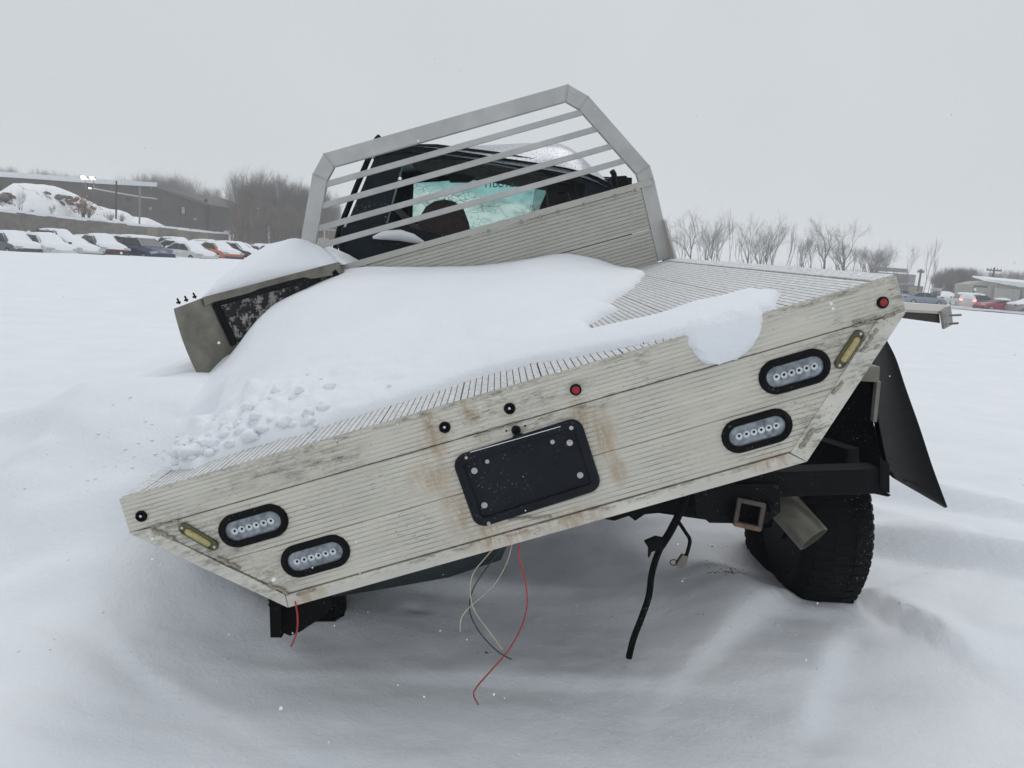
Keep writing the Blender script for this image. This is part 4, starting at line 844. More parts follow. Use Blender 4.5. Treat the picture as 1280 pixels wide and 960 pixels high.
# right-hand row of bare trees
G1 = 'bare trees standing beyond the bed on the right'
for k, (kd, px, bp, tp, d, lab, w) in enumerate([
    ('tall', 838, 335, 280, 120, 'small bare tree right beside the rack post', .9), ('spread', 862, 335, 268, 118, 'dense bare tree nearest the right foot of the rack', .85), ('vase', 893, 335, 270, 124, 'bare tree with slanting trunk, second clump from the rack', .7),
    ('slim', 912, 338, 273, 122, 'thin leaning tree starting the middle clump', .5), ('twin', 935, 338, 276, 122, 'bare tree in the left of the middle clump', .8), ('vase', 962, 340, 274, 120, 'tallest bare tree of the middle clump', .8), ('slim', 981, 340, 292, 125, 'short thin tree ending the middle clump', .7),
    ('vase', 1003, 342, 296, 128, 'low brushy tree left of the broad round tree', .8), ('spread', 1030, 345, 279, 112, 'broad round bare tree above the deck corner', .95), ('twin', 1056, 345, 284, 110, 'widely forked bare tree leaning right over the deck corner', 1.1),
    ('brush2', 1085, 350, 320, 150, 'faint low bush between deck corner and far roof', 1.5), ('tall', 1112, 352, 312, 150, 'faint tree over the dark low roof', .9), ('tall', 1130, 352, 316, 150, 'faint tree at the right end of the dark low roof', .8),
    ('slim', 1154, 360, 308, 105, 'tall slender leaning tree by the wooden pole', .8), ('slim', 1160, 360, 332, 112, 'shorter stem just right of the slender leaning tree', .8),
    ('tall', 850, 335, 284, 130, 'grey tree behind the dense tree near the rack', .8), ('vase', 880, 335, 290, 132, 'low tangled tree between the first two clumps', .9), ('vase', 948, 338, 300, 135, 'low tangled tree under the middle clump', 1.2), ('tall', 1015, 342, 290, 124, 'narrow tree just left of the broad round tree', .7), ('vase', 1045, 345, 305, 120, 'low tangle under the widely forked tree', 1.1)]):
    tree(kd, px, bp + 6, tp - 17, d, lab, G1, wide=w * 1.0, lean=-.06 if 'slanting' in lab or 'leaning' in lab and kd == 'slim' else 0)
rb = random.Random(14)
for k in range(16):
    px = 842 + k * 15.5 + rb.uniform(-5, 5); tree(rb.choice(('slim', 'tall', 'tall')), px, 345 + (px - 842) * .05, np.interp(px, [842, 900, 1000, 1090], [286, 284, 292, 316]) + rb.uniform(-14, 8), 138 + rb.uniform(0, 14), 'faint slim bare tree in the hazy back row beyond the deck', 'slim back row trees beyond the deck', wide=.8)
# far thicket at the right
rb = random.Random(4)
for k in range(24):
    px = 1168 + k * 2.4 + rb.uniform(-1.5, 1.5); tree(rb.choice(('brush2', 'tall', 'brush2')), px, 368, 343 - 12 * math.sin((px - 1160) / 68 * math.pi) + rb.uniform(-4, 6), 128 + rb.uniform(0, 18), 'grey bare tree in the far thicket left of the pale garage', 'bare trees of the thicket by the garage', wide=.9)
for k in range(9):
    px = 1238 + k * 6.5 + rb.uniform(-2, 2); tree(rb.choice(('brush2', 'tall')), px, 362, 337 + rb.uniform(-4, 5), 185, 'faint bare tree rising behind the garage roof', 'faint trees behind the garage roof', wide=1.2)
# thicket left of the rack
for k in range(44):
    px = 296 + k * 2.7 + rb.uniform(-3, 3)
    top = np.interp(px, [262, 275, 300, 325, 345, 365, 385, 410, 470], [228, 214, 200, 208, 214, 214, 226, 234, 256]) + rb.uniform(-8, 22)
    tree(rb.choice(('brush2', 'tall', 'brush2', 'twin')), px, 303, top, 112 + rb.uniform(0, 22), 'tall grey bare tree in the thicket behind the rack post', 'grey trees of the thicket behind the rack post', wide=.75)
for k in range(22):
    px = 297 + k * 4.8 + rb.uniform(-3, 3); tree('brush', px, 302, np.interp(px, [272, 300, 400], [248, 240, 262]) + rb.uniform(-5, 10), 108 + rb.uniform(0, 8), 'low brown bushy tree at the front of the thicket beside the warehouse', 'brown bushy trees at the front of the thicket', wide=.8)
for k in range(9):
    px = 402 + k * 5 + rb.uniform(-2, 2); tree('brush', px, 308, 286 + rb.uniform(-3, 4), 140, 'low hazy bush seen between the rack post and the cab', 'hazy bushes behind the rack post', wide=1.5)
for k in range(26):
    px = 163 + k * 4.1 + rb.uniform(-2, 2); tree(rb.choice(('tall', 'brush2', 'vase')), px, 282, np.interp(px, [163, 185, 212, 240, 265], [214, 212, 205, 218, 230]) + rb.uniform(-3, 8), 176 + rb.uniform(0, 14), 'hazy bare tree rising behind the warehouse gable', 'hazy trees behind the warehouse', wide=.8)
for k, px in enumerate((2, 6, 50, 54, 66, 90, 14)):
    tree('brush2', px, 262, 203 + (k % 3) * 3 + (0 if px < 20 else 3), 178, 'faint treetop showing over the long warehouse roof', 'faint treetops over the warehouse roof', wide=.7)
def stuff_brush(name, pxs, base, tops, d0, d1, n, label, mat, th=.045):
    mb = MB(); r = random.Random(9)
    for _ in range(n):
        px = r.uniform(*pxs); d = r.uniform(d0, d1); b = PH(px, base, d); t = PH(px, np.interp(px, pxs, tops) + r.uniform(-6, 14), d); L = t[2] - b[2]
        p0 = np.array([b[0], b[1], b[2] - .2]); a = r.gauss(0, .16); c_ = r.gauss(0, .16); w = th * r.uniform(.5, 1.5); top = p0 + np.array([a * L, c_ * L, L * r.uniform(.5, 1)]); m_ = (p0 + top) / 2 + np.array([r.gauss(0, .15), 0, 0])
        mb.add([p0 + (w, 0, 0), p0 - (w * .5, w * .8, 0), p0 + (-w * .5, w * .8, 0), m_ + (w * .7, 0, 0), m_ - (w * .4, w * .6, 0), m_ + (-w * .4, w * .6, 0), top], [(0, 1, 4, 3), (1, 2, 5, 4), (2, 0, 3, 5), (3, 4, 6), (4, 5, 6), (5, 3, 6)])
    return tag(link(name, mb.mesh(name, mat, fix=False)), label, 'brush', kind='stuff')
stuff_brush('thicket_undergrowth', (290, 480), 303, (252, 260), 112, 135, 1200, 'tangled grey brown undergrowth filling the thicket left of the rack', TWIGB)
stuff_brush('thicket_undergrowth', (1166, 1228), 368, (344, 348), 130, 150, 420, 'tangled grey undergrowth left of the pale garage', TWIG)
stuff_brush('hedge_line', (838, 1135), 352, (318, 334), 118, 138, 1500, 'low continuous line of bare brush beyond the deck', TWIG, .035)
# poles
WOOD = simple('pole_wood', (.10, .085, .07), .9, 0, .3, 4); METAL = simple('mast_metal', (.22, .22, .22), .5, .4)
def upole(px, bp, tp, d, arm, label):
    b, t = PH(px, bp, d), PH(px, tp, d); h = t[2] - b[2]; o = empty('utility_pole', (b[0], b[1], b[2])); tag(o, label, 'pole')
    link('post', MB().lathe((0, 0, -1), (0, 0, 1), [(.17, 0), (.12, h + 1)], 10).mesh('post', WOOD), o)
    if arm:
        link('cross_arm', MB().box((-arm, -.07, h - .5), (arm, .07, h - .3)).mesh('cross_arm', WOOD), o)
        for k in (-1, -.5, .5, 1): link('insulator', MB().lathe((arm * k * .92, 0, h - .3), (0, 0, 1), [(.06, 0), (.05, .2), (.01, .25)], 8).mesh('insulator', METAL), o)
    return o
upole(1238, 365, 334, 125, 1.0, 'wooden utility pole with crossarm behind the pale garage'); upole(1147, 366, 336, 120, .45, 'wooden pole left of the slender leaning tree'); upole(1186, 366, 336, 140, 0, 'bare pole standing in the right thicket')
# warehouse --------------------------------------------------------------
wam = Mat('dark_brown_corrugated_wall', (.085, .078, .075), .7); v_ = wam.coord(); w1 = wam.n('ShaderNodeTexWave'); wam.l(wam.coord((1, 1, 0)), w1.inputs[0]); w1.inputs['Scale'].default_value = 1.2; nn_ = wam.noise(wam.coord((.25, .25, .6)), 1.2, 4)
wam.base(wam.mix(wam.rng(nn_, .3, .7), (.045, .036, .031), (.085, .068, .056))); wam.bump(w1.outputs[0], .6, .06)
def prof_building(name, pts, d0, d1, back, mat, label, cat, roofmat=SNOW, roof_t=.5, ext=3):
    """pts: px, py_top, py_base from left to right; the front wall runs from distance d0 to d1"""
    x0, x1 = pts[0][0], pts[-1][0]; dd = lambda px: d0 + (d1 - d0) * (px - x0) / (x1 - x0)
    T = [PH(px, tp, dd(px)) for px, tp, _ in pts]; B = [PH(px, bp, dd(px)) for px, _, bp in pts]
    for b in B: b[2] = min(b[2], 0) - 1
    root = empty(name, tuple(B[0] + np.array([0, 0, 1]))); tag(root, label, cat); R0 = np.array(root.location); bk = np.array(back, float); mb = MB()
    n = len(T); vs = [t - R0 for t in T] + [b - R0 for b in B] + [t - R0 + bk for t in T] + [b - R0 + bk for b in B]
    fs = [(i, i + 1, n + i + 1, n + i) for i in range(n - 1)] + [(2 * n + i, 3 * n + i, 3 * n + i + 1, 2 * n + i + 1) for i in range(n - 1)] + [(0, n, 3 * n, 2 * n), (n - 1, 3 * n - 1, 4 * n - 1, 2 * n - 1)]
    link('wall', mb.add(vs, fs).mesh('wall', mat), root)
    nrm = bk / np.linalg.norm(bk)
    lo = [t - R0 - nrm * .4 for t in T]; hi = [p_ + np.array([0, 0, roof_t]) for p_ in lo]
    vs = lo + hi + [p_ + bk for p_ in lo] + [p_ + bk for p_ in hi]
    fs = [(i, i + 1, n + i + 1, n + i) for i in range(n - 1)] + [(n + i, n + i + 1, 3 * n + i + 1, 3 * n + i) for i in range(n - 1)] + [(i, 2 * n + i, 2 * n + i + 1, i + 1) for i in range(n - 1)] + [(0, n, 3 * n, 2 * n), (n - 1, 3 * n - 1, 2 * n - 1 + 0, 2 * n - 1)][:1]
    return root, R0, dd, vs, fs
root, R0, dd, vs, fs = prof_building('warehouse', [(-140, 212, 272), (0, 221, 276), (60, 225, 279), (120, 229.5, 282), (185, 233, 285), (196, 233.5, 286)], 100, 124, tuple((PH(192, hy(192), 1.0) - CP) * np.array([1, 1, 0]) * 36 + np.array([-2, 0, .2])), wam.m, 'long dark brown warehouse with a snow covered roof and one sloping gable', 'warehouse', roof_t=.6)
link('roof_snow', MB().add(vs, fs).mesh('roof_snow', SNOW), root)
gp = [PH(196, 233.5, 124), PH(260.5, 256, 128), PH(260.5, 292, 128), PH(196, 292, 124)]; mb = MB().prism([g_ - R0 for g_ in gp], (2, 20, 0)); link('gable_wall', mb.mesh('gable_wall', wam.m), root)
DKT = simple('dark_trim', (.03, .03, .03)); link('gable_trim', MB().bar(PH(194, 233, 123.7) - R0, PH(261, 256, 127.7) - R0, .3, .35).mesh('gable_trim', simple('trim_grey', (.13, .125, .12))), root)
link('corner_trim', MB().bar(PH(260.3, 256, 127.6) - R0, PH(260.3, 292, 127.6) - R0, .3, .3, (0, 1, 0)).mesh('corner_trim', DKT), root)
PALEG = simple('pale_window', (.40, .40, .38), .3)
def wbox(name, pa, pb, d, mat, par=root, off=R0):
    a, b = PH(*pa, d), PH(*pb, d); return link(name, MB().prism([a - off, np.array([b[0], b[1], a[2]]) - off, b - off, np.array([a[0], a[1], b[2]]) - off], (0, .3, 0)).mesh(name, mat), par)
w_ = wbox('window', (225.5, 257), (231.5, 268.5), 125.6, DKT); wbox('window_pane', (227.2, 258.5), (230.2, 267.2), 125.4, PALEG); wbox('window', (157, 246), (163, 252), 119.0, DKT)
wbox('wall_lamp', (241.5, 272), (245.5, 275.2), 126.2, simple('brass_fitting', (.35, .27, .16))); wbox('roof_vent', (255.5, 248.5), (258.5, 252.5), 127.2, DKT); wbox('wall_sign', (186, 258.5), (188.5, 262.5), 122.8, simple('pale_sign', (.28, .26, .24)))
link('wall_pipe', MB().tube([PH(116, 235.5, 112) - R0, PH(146, 241, 115.5) - R0, PH(175, 246, 118.5) - R0, PH(196, 248.5, 122) - R0], .09, 5).mesh('wall_pipe', simple('pale_pipe', (.5, .5, .5))), root)
LAMP = bpy.data.materials.new('lit_flood'); LAMP.use_nodes = True; pb = LAMP.node_tree.nodes['Principled BSDF']; pb.inputs['Emission Color'].default_value = (1, .95, .78, 1); pb.inputs['Emission Strength'].default_value = 6
for k, (px, py, s_) in enumerate([(106, 222.5, .40), (116.5, 223, .34), (113, 235.3, .16)]):
    c = PH(px, py, 108); o = empty('flood_light', tuple(c)); tag(o, ['left and larger of two lit floodlights on the warehouse roof', 'right hand lit floodlight on the warehouse roof', 'small lit lamp under the warehouse eave'][k], 'floodlight')
    link('lamp_face', MB().prism([(-s_, -.1, s_ * .5), (-s_ * .2, -.1, s_ * .55), (s_, -.1, -s_ * .35), (-s_ * .9, -.1, -s_ * .45)], (0, .12, 0)).mesh('lamp_face', LAMP), o); link('housing', MB().box((-s_ * .8, .03, -s_ * .4), (s_ * .6, .3, s_ * .4)).mesh('housing', DKT), o)
    if k < 2: link('bracket', MB().bar((0, .1, -1.2), (0, .1, -.2), .08, .08, (0, 1, 0)).mesh('bracket', METAL), o)
for k, (px, a, b) in enumerate([(145.5, 226, 264), (174.8, 232, 274)]):
    p_, q_ = PH(px - .8, b, 98), PH(px, a, 98); o = empty('light_mast', tuple(p_)); tag(o, ['thin dark mast in front of the small dark warehouse window', 'thin pale mast in front of the warehouse, nearer the gable'][k], 'mast')
    link('post', MB().tube([(0, 0, -2), tuple(q_ - p_)], .09, 6).mesh('post', [DKT, METAL][k]), o)
# snow covered spoil heap
us = np.linspace(-140, 292, 150); prof_ = lambda px: np.interp(px, [-140, -60, -20, 0, 16, 30, 54, 70, 94, 125, 138, 150, 160, 166, 184, 196, 207, 225, 260, 292], [268, 262, 250, 239.5, 229.5, 229, 230.5, 233, 242.5, 258, 261.5, 262.5, 266, 271, 272, 277.5, 282.5, 284.5, 288.5, 293])
A = np.zeros((40, 150, 3))
for i, px in enumerate(us):
    dk = 81 + 42 * max(px, -90) / 282; tp = PH(px, prof_(px), dk); 
    for j in range(40):
        v_ = j / 39; yb = dk - 9 + 18 * v_; f_ = math.sin(math.pi * v_) ** .8; b = PH(px, prof_(px), yb); rough_ = float(fbm(px / 9, v_ * 7, 4))
        A[j, i] = (b[0], b[1], -.3 + (tp[2] + .3) * f_ + .35 * rough_ * f_ * (1 - f_) * 4 + .06 * rough_)
hm = Mat('snowy_spoil', (.87, .89, .92), .8); v_ = hm.coord(); nh = hm.noise(hm.coord((.5, .5, 1.1)), 1.1, 6, .75); n2 = hm.noise(v_, .12, 2)
hm.base(hm.mix(hm.math('MULTIPLY', hm.rng(nh, .60, .66), hm.rng(n2, .48, .56)), (.87, .89, .92), (.16, .13, .11)))
tag(link('snow_hill', MB().grid(A).mesh('snow_hill', hm.m, 'all')), 'big heap of snow covered spoil between retaining wall and warehouse', kind='structure')
rb = random.Random(6); rocks = MB()
for k in range(34):
    px = rb.gauss(84, 11) if k < 22 else rb.gauss(4, 6); py = prof_(px) + rb.uniform(5, 24); dk = 81 + 42 * px / 282 - 4.5; c = PH(px, py, dk); s_ = rb.uniform(.15, .55)
    m_ = MB().lathe(c, (rb.gauss(0, .3), rb.gauss(0, .3), 1), [(s_ * .2, -s_ * .4), (s_, -s_ * .2), (s_ * .9, s_ * .2), (s_ * .3, s_ * .35)], 6)
    o = link('rock', m_.mesh('rock', simple('spoil_rock', (.12, .10, .09)) if k == 0 else bpy.data.materials['spoil_rock'])); tag(o, 'dark rock poking out of the snowy spoil heap', 'rock', 'rocks poking out of the spoil heap')
# another slope right of the warehouse
A = np.zeros((20, 40, 3))
for i, px in enumerate(np.linspace(255, 330, 40)):
    for j in range(20):
        v_ = j / 19; yb = 128 + 22 * v_; tp = PH(px, np.interp(px, [255, 262, 285, 330], [252, 256, 274, 296]), 140); b = PH(px, 290, yb); A[j, i] = (b[0], b[1], -.3 + (tp[2] + .3) * math.sin(math.pi * min(v_, .6) / 1.2) + .25 * float(fbm(px / 5, v_ * 4, 3)))
tag(link('snow_slope', MB().grid(A).mesh('snow_slope', SNOW, 'all')), 'snowy slope just right of the warehouse corner', kind='structure')
# retaining wall: concrete panels one by one
cw = Mat('old_concrete', (.15, .14, .12), .9); v_ = cw.coord(); nc = cw.noise(cw.coord((.5, .5, 1.5)), 1.3, 5, .7); cw.base(cw.mix(cw.rng(nc, .3, .7), (.085, .08, .07), (.20, .18, .15))); cw.bump(nc, .4, .05)
wr = empty('retaining_wall', tuple(PH(0, 276, 70) * np.array([1, 1, 0]))); tag(wr, 'low concrete retaining wall between the parked cars and the spoil heap', 'wall'); R1 = np.array(wr.location)
wx = np.linspace(-90, 283, 30); top_ = lambda px: 264.5 + 28.8 * px / 282; dw = lambda px: 70 + 42 * max(px, -90) / 282
cwB = simple('stained_concrete', (.21, .18, .13), .9, 0, .3, 2)
for i in range(29):
    a, b = PH(wx[i], top_(wx[i]), dw(wx[i])), PH(wx[i + 1], top_(wx[i + 1]), dw(wx[i + 1])); d_ = (b - a); g = .04 * d_ / np.linalg.norm(d_); a = a + g - R1; b = b - g - R1; hh = random.uniform(-.06, .06)
    link('wall_panel', MB().prism([(a[0], a[1], -.6), (b[0], b[1], -.6), (b[0], b[1], b[2] + hh), (a[0], a[1], a[2] + hh)], (.2, .35, 0)).mesh('wall_panel', cwB if i in (21, 24, 26) else cw.m), wr)
    link('snow_cap', MB().prism([(a[0], a[1] - .05, a[2] + hh), (b[0], b[1] - .05, b[2] + hh), (b[0], b[1] - .05, b[2] + hh + .22), (a[0], a[1] - .05, a[2] + hh + .22)], (.2, .5, 0)).mesh('snow_cap', SNOW), wr)
for k, (px, tp, bp, w, lab) in enumerate([(15.5, 231, 266, .25, 'thin straight sapling before the spoil heap'), (27, 229, 267, .6, 'small forked bare tree before the spoil heap'), (66, 250, 271, .8, 'tiny bare sapling in the middle of the spoil heap'), (104, 243, 275, 1.3, 'rusty leaved shrub tree before the warehouse lamp'), (111, 256, 275, 1.2, 'low bare shrub just right of the rusty leaved one'), (138, 262, 279, 1.3, 'grey shrub before the tail of the spoil heap'), (153, 263, 281, 1.1, 'small dark shrub before the tail of the spoil heap'), (238, 280, 291, .8, 'tiny sapling at the foot of the gable wall'), (290, 268, 300, .7, 'dark stemmed sapling at the end of the retaining wall'), (40, 258, 269, 1.2, 'wispy shrub low on the spoil heap')]):
    o = tree('slim' if k == 0 else 'shrub' if k > 2 else 'vase', px, bp + 3, tp, dw(px) + 1.5, lab, 'saplings along the retaining wall', wide=w)
    if k == 3:
        mb = MB(); r = random.Random(2)
        for _ in range(420):
            c = Vector((r.gauss(0, .22), r.gauss(0, .2), r.uniform(.35, .95))); u1 = Vector((r.gauss(0, 1), r.gauss(0, 1), r.gauss(0, 1))).normalized() * .028; u2 = u1.orthogonal().normalized() * .02; mb.add([c - u1, c + u2, c + u1, c - u2], [(0, 1, 2, 3)])
        tag(link('dead_leaves', mb.mesh('dead_leaves', LEAFB, fix=False), o), kind='stuff')
# ------------------------------------------------------------------ cars
CARP = {}
GLASSC = simple('dark_car_glass', (.02, .028, .03), .12, 0, .3, 2); CTYRE = simple('car_tyre', (.018, .018, .018), .8); CRIM = simple('alloy_rim', (.35, .36, .37), .35, .7); CHEAD = simple('headlamp', (.5, .52, .55), .15, .2); CTAIL = simple('tail_lamp_red', (.25, .01, .01), .25); CDARK = simple('bumper_dark', (.03, .03, .033), .6)
def paint(name, col): return simple(name, col, .3, .15, .12, 1.5)
COLS = {'silver': paint('silver_paint', (.30, .32, .34)), 'white': paint('white_paint', (.62, .62, .60)), 'maroon': paint('maroon_paint', (.10, .018, .022)), 'blue': paint('blue_paint', (.015, .03, .085)), 'grey': paint('grey_paint', (.07, .075, .08)),
        'orange': paint('orange_paint', (.55, .13, .05)), 'red': paint('red_paint', (.36, .012, .02)), 'pale_blue': paint('pale_blue_paint', (.22, .28, .36)), 'black': paint('black_paint', (.02, .02, .022)), 'tan': paint('tan_paint', (.25, .22, .17))}
SH = {'sedan': dict(L=4.7, top=[(-2.35, .78), (-2.25, .98), (-1.55, 1.04), (-.75, 1.42), (.35, 1.44), (1.15, .98), (2.1, .84), (2.33, .62)], belt=.95, cab=(-1.6, -.75, .4, 1.2)),
      'wagon': dict(L=4.7, top=[(-2.35, .9), (-2.3, 1.1), (-2.05, 1.5), (-1.4, 1.58), (.3, 1.56), (1.05, 1.05), (2.05, .92), (2.33, .66)], belt=1.02, cab=(-2.25, -1.95, .35, 1.1)),
      'coupe': dict(L=4.5, top=[(-2.25, .75), (-2.15, .98), (-1.5, 1.0), (-.55, 1.30), (.15, 1.31), (1.0, .92), (2.0, .80), (2.23, .58)], belt=.9, cab=(-1.5, -.55, .2, 1.05))}
def make_car(kind):
    s = SH[kind]; tx = [p_[0] for p_ in s['top']]; tz = [p_[1] for p_ in s['top']]; L = s['L'] / 2; belt = s['belt']; c0, c1, c2, c3 = s['cab']; W = .9
    xs = np.r_[np.linspace(-L, -L + .15, 3), np.linspace(-L + .35, L - .35, 18), np.linspace(L - .15, L, 3)]
    A = []
    for x in xs:
        h = min(np.interp(x, tx, tz), belt + .02 if c0 < x < c3 else 9); e = 1 - .16 * max(0, abs(x) / L - .8) / .2; w = W * e
        ring = [(0, .22), (w * .8, .22), (w * .97, .34), (w, .6), (w * .97, h - .12), (w * .88, h - .02), (0, h + .02)]
        A.append([(x, -y, z) for y, z in ring] + [(x, y, z) for y, z in ring[::-1][1:]])
    A = np.array(A); mb = MB().grid(A); n = A.shape[1]; b = len(mb.v); mb.f += [tuple(range(n)), tuple(range((len(xs) - 1) * n, len(xs) * n))]
    body = mb.mesh('body', None, True); body.materials.append(COLS['white'])
    zr = max(tz); k = dict(body=[body])
    roof = MB().prism([(c1 - .12, -.60, zr - .10), (c1, -.60, zr - .03), ((c1 + c2) / 2, -.60, zr), (c2, -.60, zr - .03), (c2 + .12, -.60, zr - .10)], (0, 1.2, 0)).mesh('roof', None); roof.materials.append(COLS['white']); bevel_mesh(roof, .03)
    def quad(name, pts, mat): return MB().prism(pts, tuple(np.cross(np.array(pts[1]) - np.array(pts[0]), np.array(pts[2]) - np.array(pts[0])) / np.linalg.norm(np.cross(np.array(pts[1]) - np.array(pts[0]), np.array(pts[2]) - np.array(pts[0]))) * .03)).mesh(name, mat)
    parts = [('body', body), ('roof', roof)]
    zt = zr - .08
    parts.append(('windshield', quad('windshield', [(c3, -.74, belt), (c3, .74, belt), (c2 + .08, .60, zt), (c2 + .08, -.60, zt)], GLASSC))); parts.append(('rear_window', quad('rear_window', [(c0, .74, belt), (c0, -.74, belt), (c1 - .08, -.60, zt), (c1 - .08, .60, zt)], GLASSC)))
    for sgn in (-1, 1):
        mid_ = (c1 + c2) / 2 + .05
        for a, b_, c_, d_ in ((c0 + .12, mid_ - .04, mid_ - .04, c1 + .04), (mid_ + .04, c3 - .12, c2 - .02, mid_ + .04)):
            parts.append(('side_window', quad('side_window', [(a, sgn * .80, belt), (b_, sgn * .80, belt), (c_, sgn * .62, zt), (d_, sgn * .62, zt)], GLASSC)))
        for xx in (-L * .60, L * .62):
            parts.append(('wheel', MB().lathe((xx, sgn * .78, .33), (0, sgn, 0), [(.20, -.1), (.33, -.1), (.34, .0), (.32, .12), (.22, .14), (.20, .10), (.05, .12)], 18).mesh('wheel', CTYRE, True)))
            parts.append(('rim', MB().lathe((xx, sgn * .90, .33), (0, sgn, 0), [(.215, 0), (.20, .02), (.06, .0), (.01, .02)], 14).mesh('rim', CRIM, True)))
        parts.append(('headlight', MB().box((L - .25, min(sgn * .5, sgn * .86), .62), (L - .02, max(sgn * .5, sgn * .86), .76)).mesh('headlight', CHEAD))); parts.append(('tail_light', MB().box((-L - .01, min(sgn * .5, sgn * .84), .74), (-L + .15, max(sgn * .5, sgn * .84), .90)).mesh('tail_light', CTAIL)))
        parts.append(('side_mirror', MB().box((c3 - .35, min(sgn * .9, sgn * 1.05), belt), (c3 - .2, max(sgn * .9, sgn * 1.05), belt + .14)).mesh('side_mirror', CDARK)))
    parts.append(('bumper', MB().box((L - .12, -.78, .24), (L + .05, .78, .46)).mesh('bumper', CDARK)))
    for sgn in (-1, 1):
        for (a, za, b_, zb) in ((c3, belt, c2 + .08, zt), (c0, belt, c1 - .08, zt), ((c1 + c2) / 2 + .05, belt, (c1 + c2) / 2 + .05, zt)):
            pm = MB().bar((a, sgn * .77, za), (b_, sgn * .60, zb), .07, .06, (0, 1, 0)).mesh('pillar', None); pm.materials.append(COLS['white']); parts.append(('pillar', pm))
    # snow lying on it
    xs2 = np.linspace(-L + .02, L - .02, 40); ys2 = np.linspace(-1, 1, 13); ts = np.array([np.interp(x, tx, tz) for x in xs2]); ker = np.exp(-np.linspace(-2, 2, 7) ** 2); ker /= ker.sum(); ts = np.convolve(np.pad(ts, 3, 'edge'), ker, 'valid')
    def cover(full):
        A = np.zeros((40, 13, 3))
        for i, x in enumerate(xs2):
            incab = c0 - .1 < x < c3 + .05; f = np.interp(x, [c0 - .2, c1, c2, c3 + .2], [.88, .66, .66, .86])
            for j, y in enumerate(ys2): 
                t = .16 * (1 - abs(y) ** 4) + .05 * float(fbm(x * 2, y * 2 + 3, 2)); en = min(1, (L - abs(x)) / .15)
                if full == 'roof' and not (c1 - .15 < x < c2 + .15): t = -.12
                A[i, j] = (x, y * f, ts[i] - .03 + t * max(.1, en) - .05 * abs(y) ** 6)
        return MB().grid(A).mesh('snow_cover', SNOW, 'all')
    return parts, cover('all'), cover('roof')
for k_ in SH: CARP[k_] = make_car(k_)
def put_car(kind, px, base_py, d, head, col, label, group=None, full=True, low=False, sink=.0, name='parked_car'):
    b = PH(px, base_py, d); z = gz(b[0], b[1]); o = empty(name, (b[0], b[1], z - .22 - sink), head); parts, cf, cr = CARP[kind]
    for nme, me in parts:
        if low and nme in ('rim', 'headlight', 'tail_light', 'side_mirror', 'bumper', 'pillar'): continue
        c = link(nme, me, o)
        if nme in ('body', 'roof', 'pillar'): c.material_slots[0].link = 'OBJECT'; c.material_slots[0].material = COLS[col]
    if full is not None: link('snow_cover', cf if full else cr, o)
    return tag(o, label, 'car', group)
A0 = -.55
GL = 'cars parked in the snow on the left'
for (kd, px, bp, d, hd, col, lab, full) in [
    ('sedan', 14, 306, 50, A0, 'grey', 'dark grey car cut by the left edge, nose down to the right', True), ('sedan', 56, 310, 50, A0 - .05, 'white', 'white sedan with dark side windows, second from the left edge', True),
    ('coupe', 88, 311, 51, A0, 'white', 'white car buried to its windows between the white sedan and the maroon car', True), ('sedan', 126, 314, 53, A0 - .15, 'maroon', 'maroon car with its dark red nose clear of snow', True),
    ('wagon', 178, 315, 53, A0 + .02, 'blue', 'dark blue wagon free of snow along its side', False), ('sedan', 236, 318, 58, A0, 'white', 'white sedan right of the blue wagon with a dark window band', True), ('sedan', 272, 319, 62, A0 - .1, 'orange', 'white covered car with an orange nose beside the snow mound', True)]:
    put_car(kd, px, bp, d * 1.06, hd, col, lab, GL, full, sink=.10 + .06 * (px % 3) if px != 272 else .05)
rc = random.Random(12)
for row, (d0, n, x0, x1) in enumerate(((66, 7, 0, 330), (74, 9, 0, 360), (80, 10, 140, 420), (95, 9, 250, 440))):
    for i in range(n):
        px = x0 + (x1 - x0) * (i + rc.uniform(.2, .8)) / n; d = d0 + 8 * px / 300 + rc.uniform(-1, 1); put_car(rc.choice(('sedan', 'wagon', 'coupe', 'sedan')), px, 300, d, A0 + rc.gauss(0, .12), rc.choice(('white', 'silver', 'grey', 'tan', 'black', 'silver')), 'snow buried car in the rows behind the front line on the left', 'snow buried cars in the back rows', True, True, sink=rc.uniform(.1, .35))
for i in range(9):
    px = rc.uniform(396, 432); put_car(rc.choice(('sedan', 'coupe')), px, 310, 34 + i * 4.5, A0 - .1 + rc.gauss(0, .1), rc.choice(('silver', 'pale_blue', 'grey')), 'snow covered car glimpsed between the rack post and the cab', 'snow covered cars glimpsed behind the rack', True, True, sink=.25)
GR = 'cars at the lot on the right'
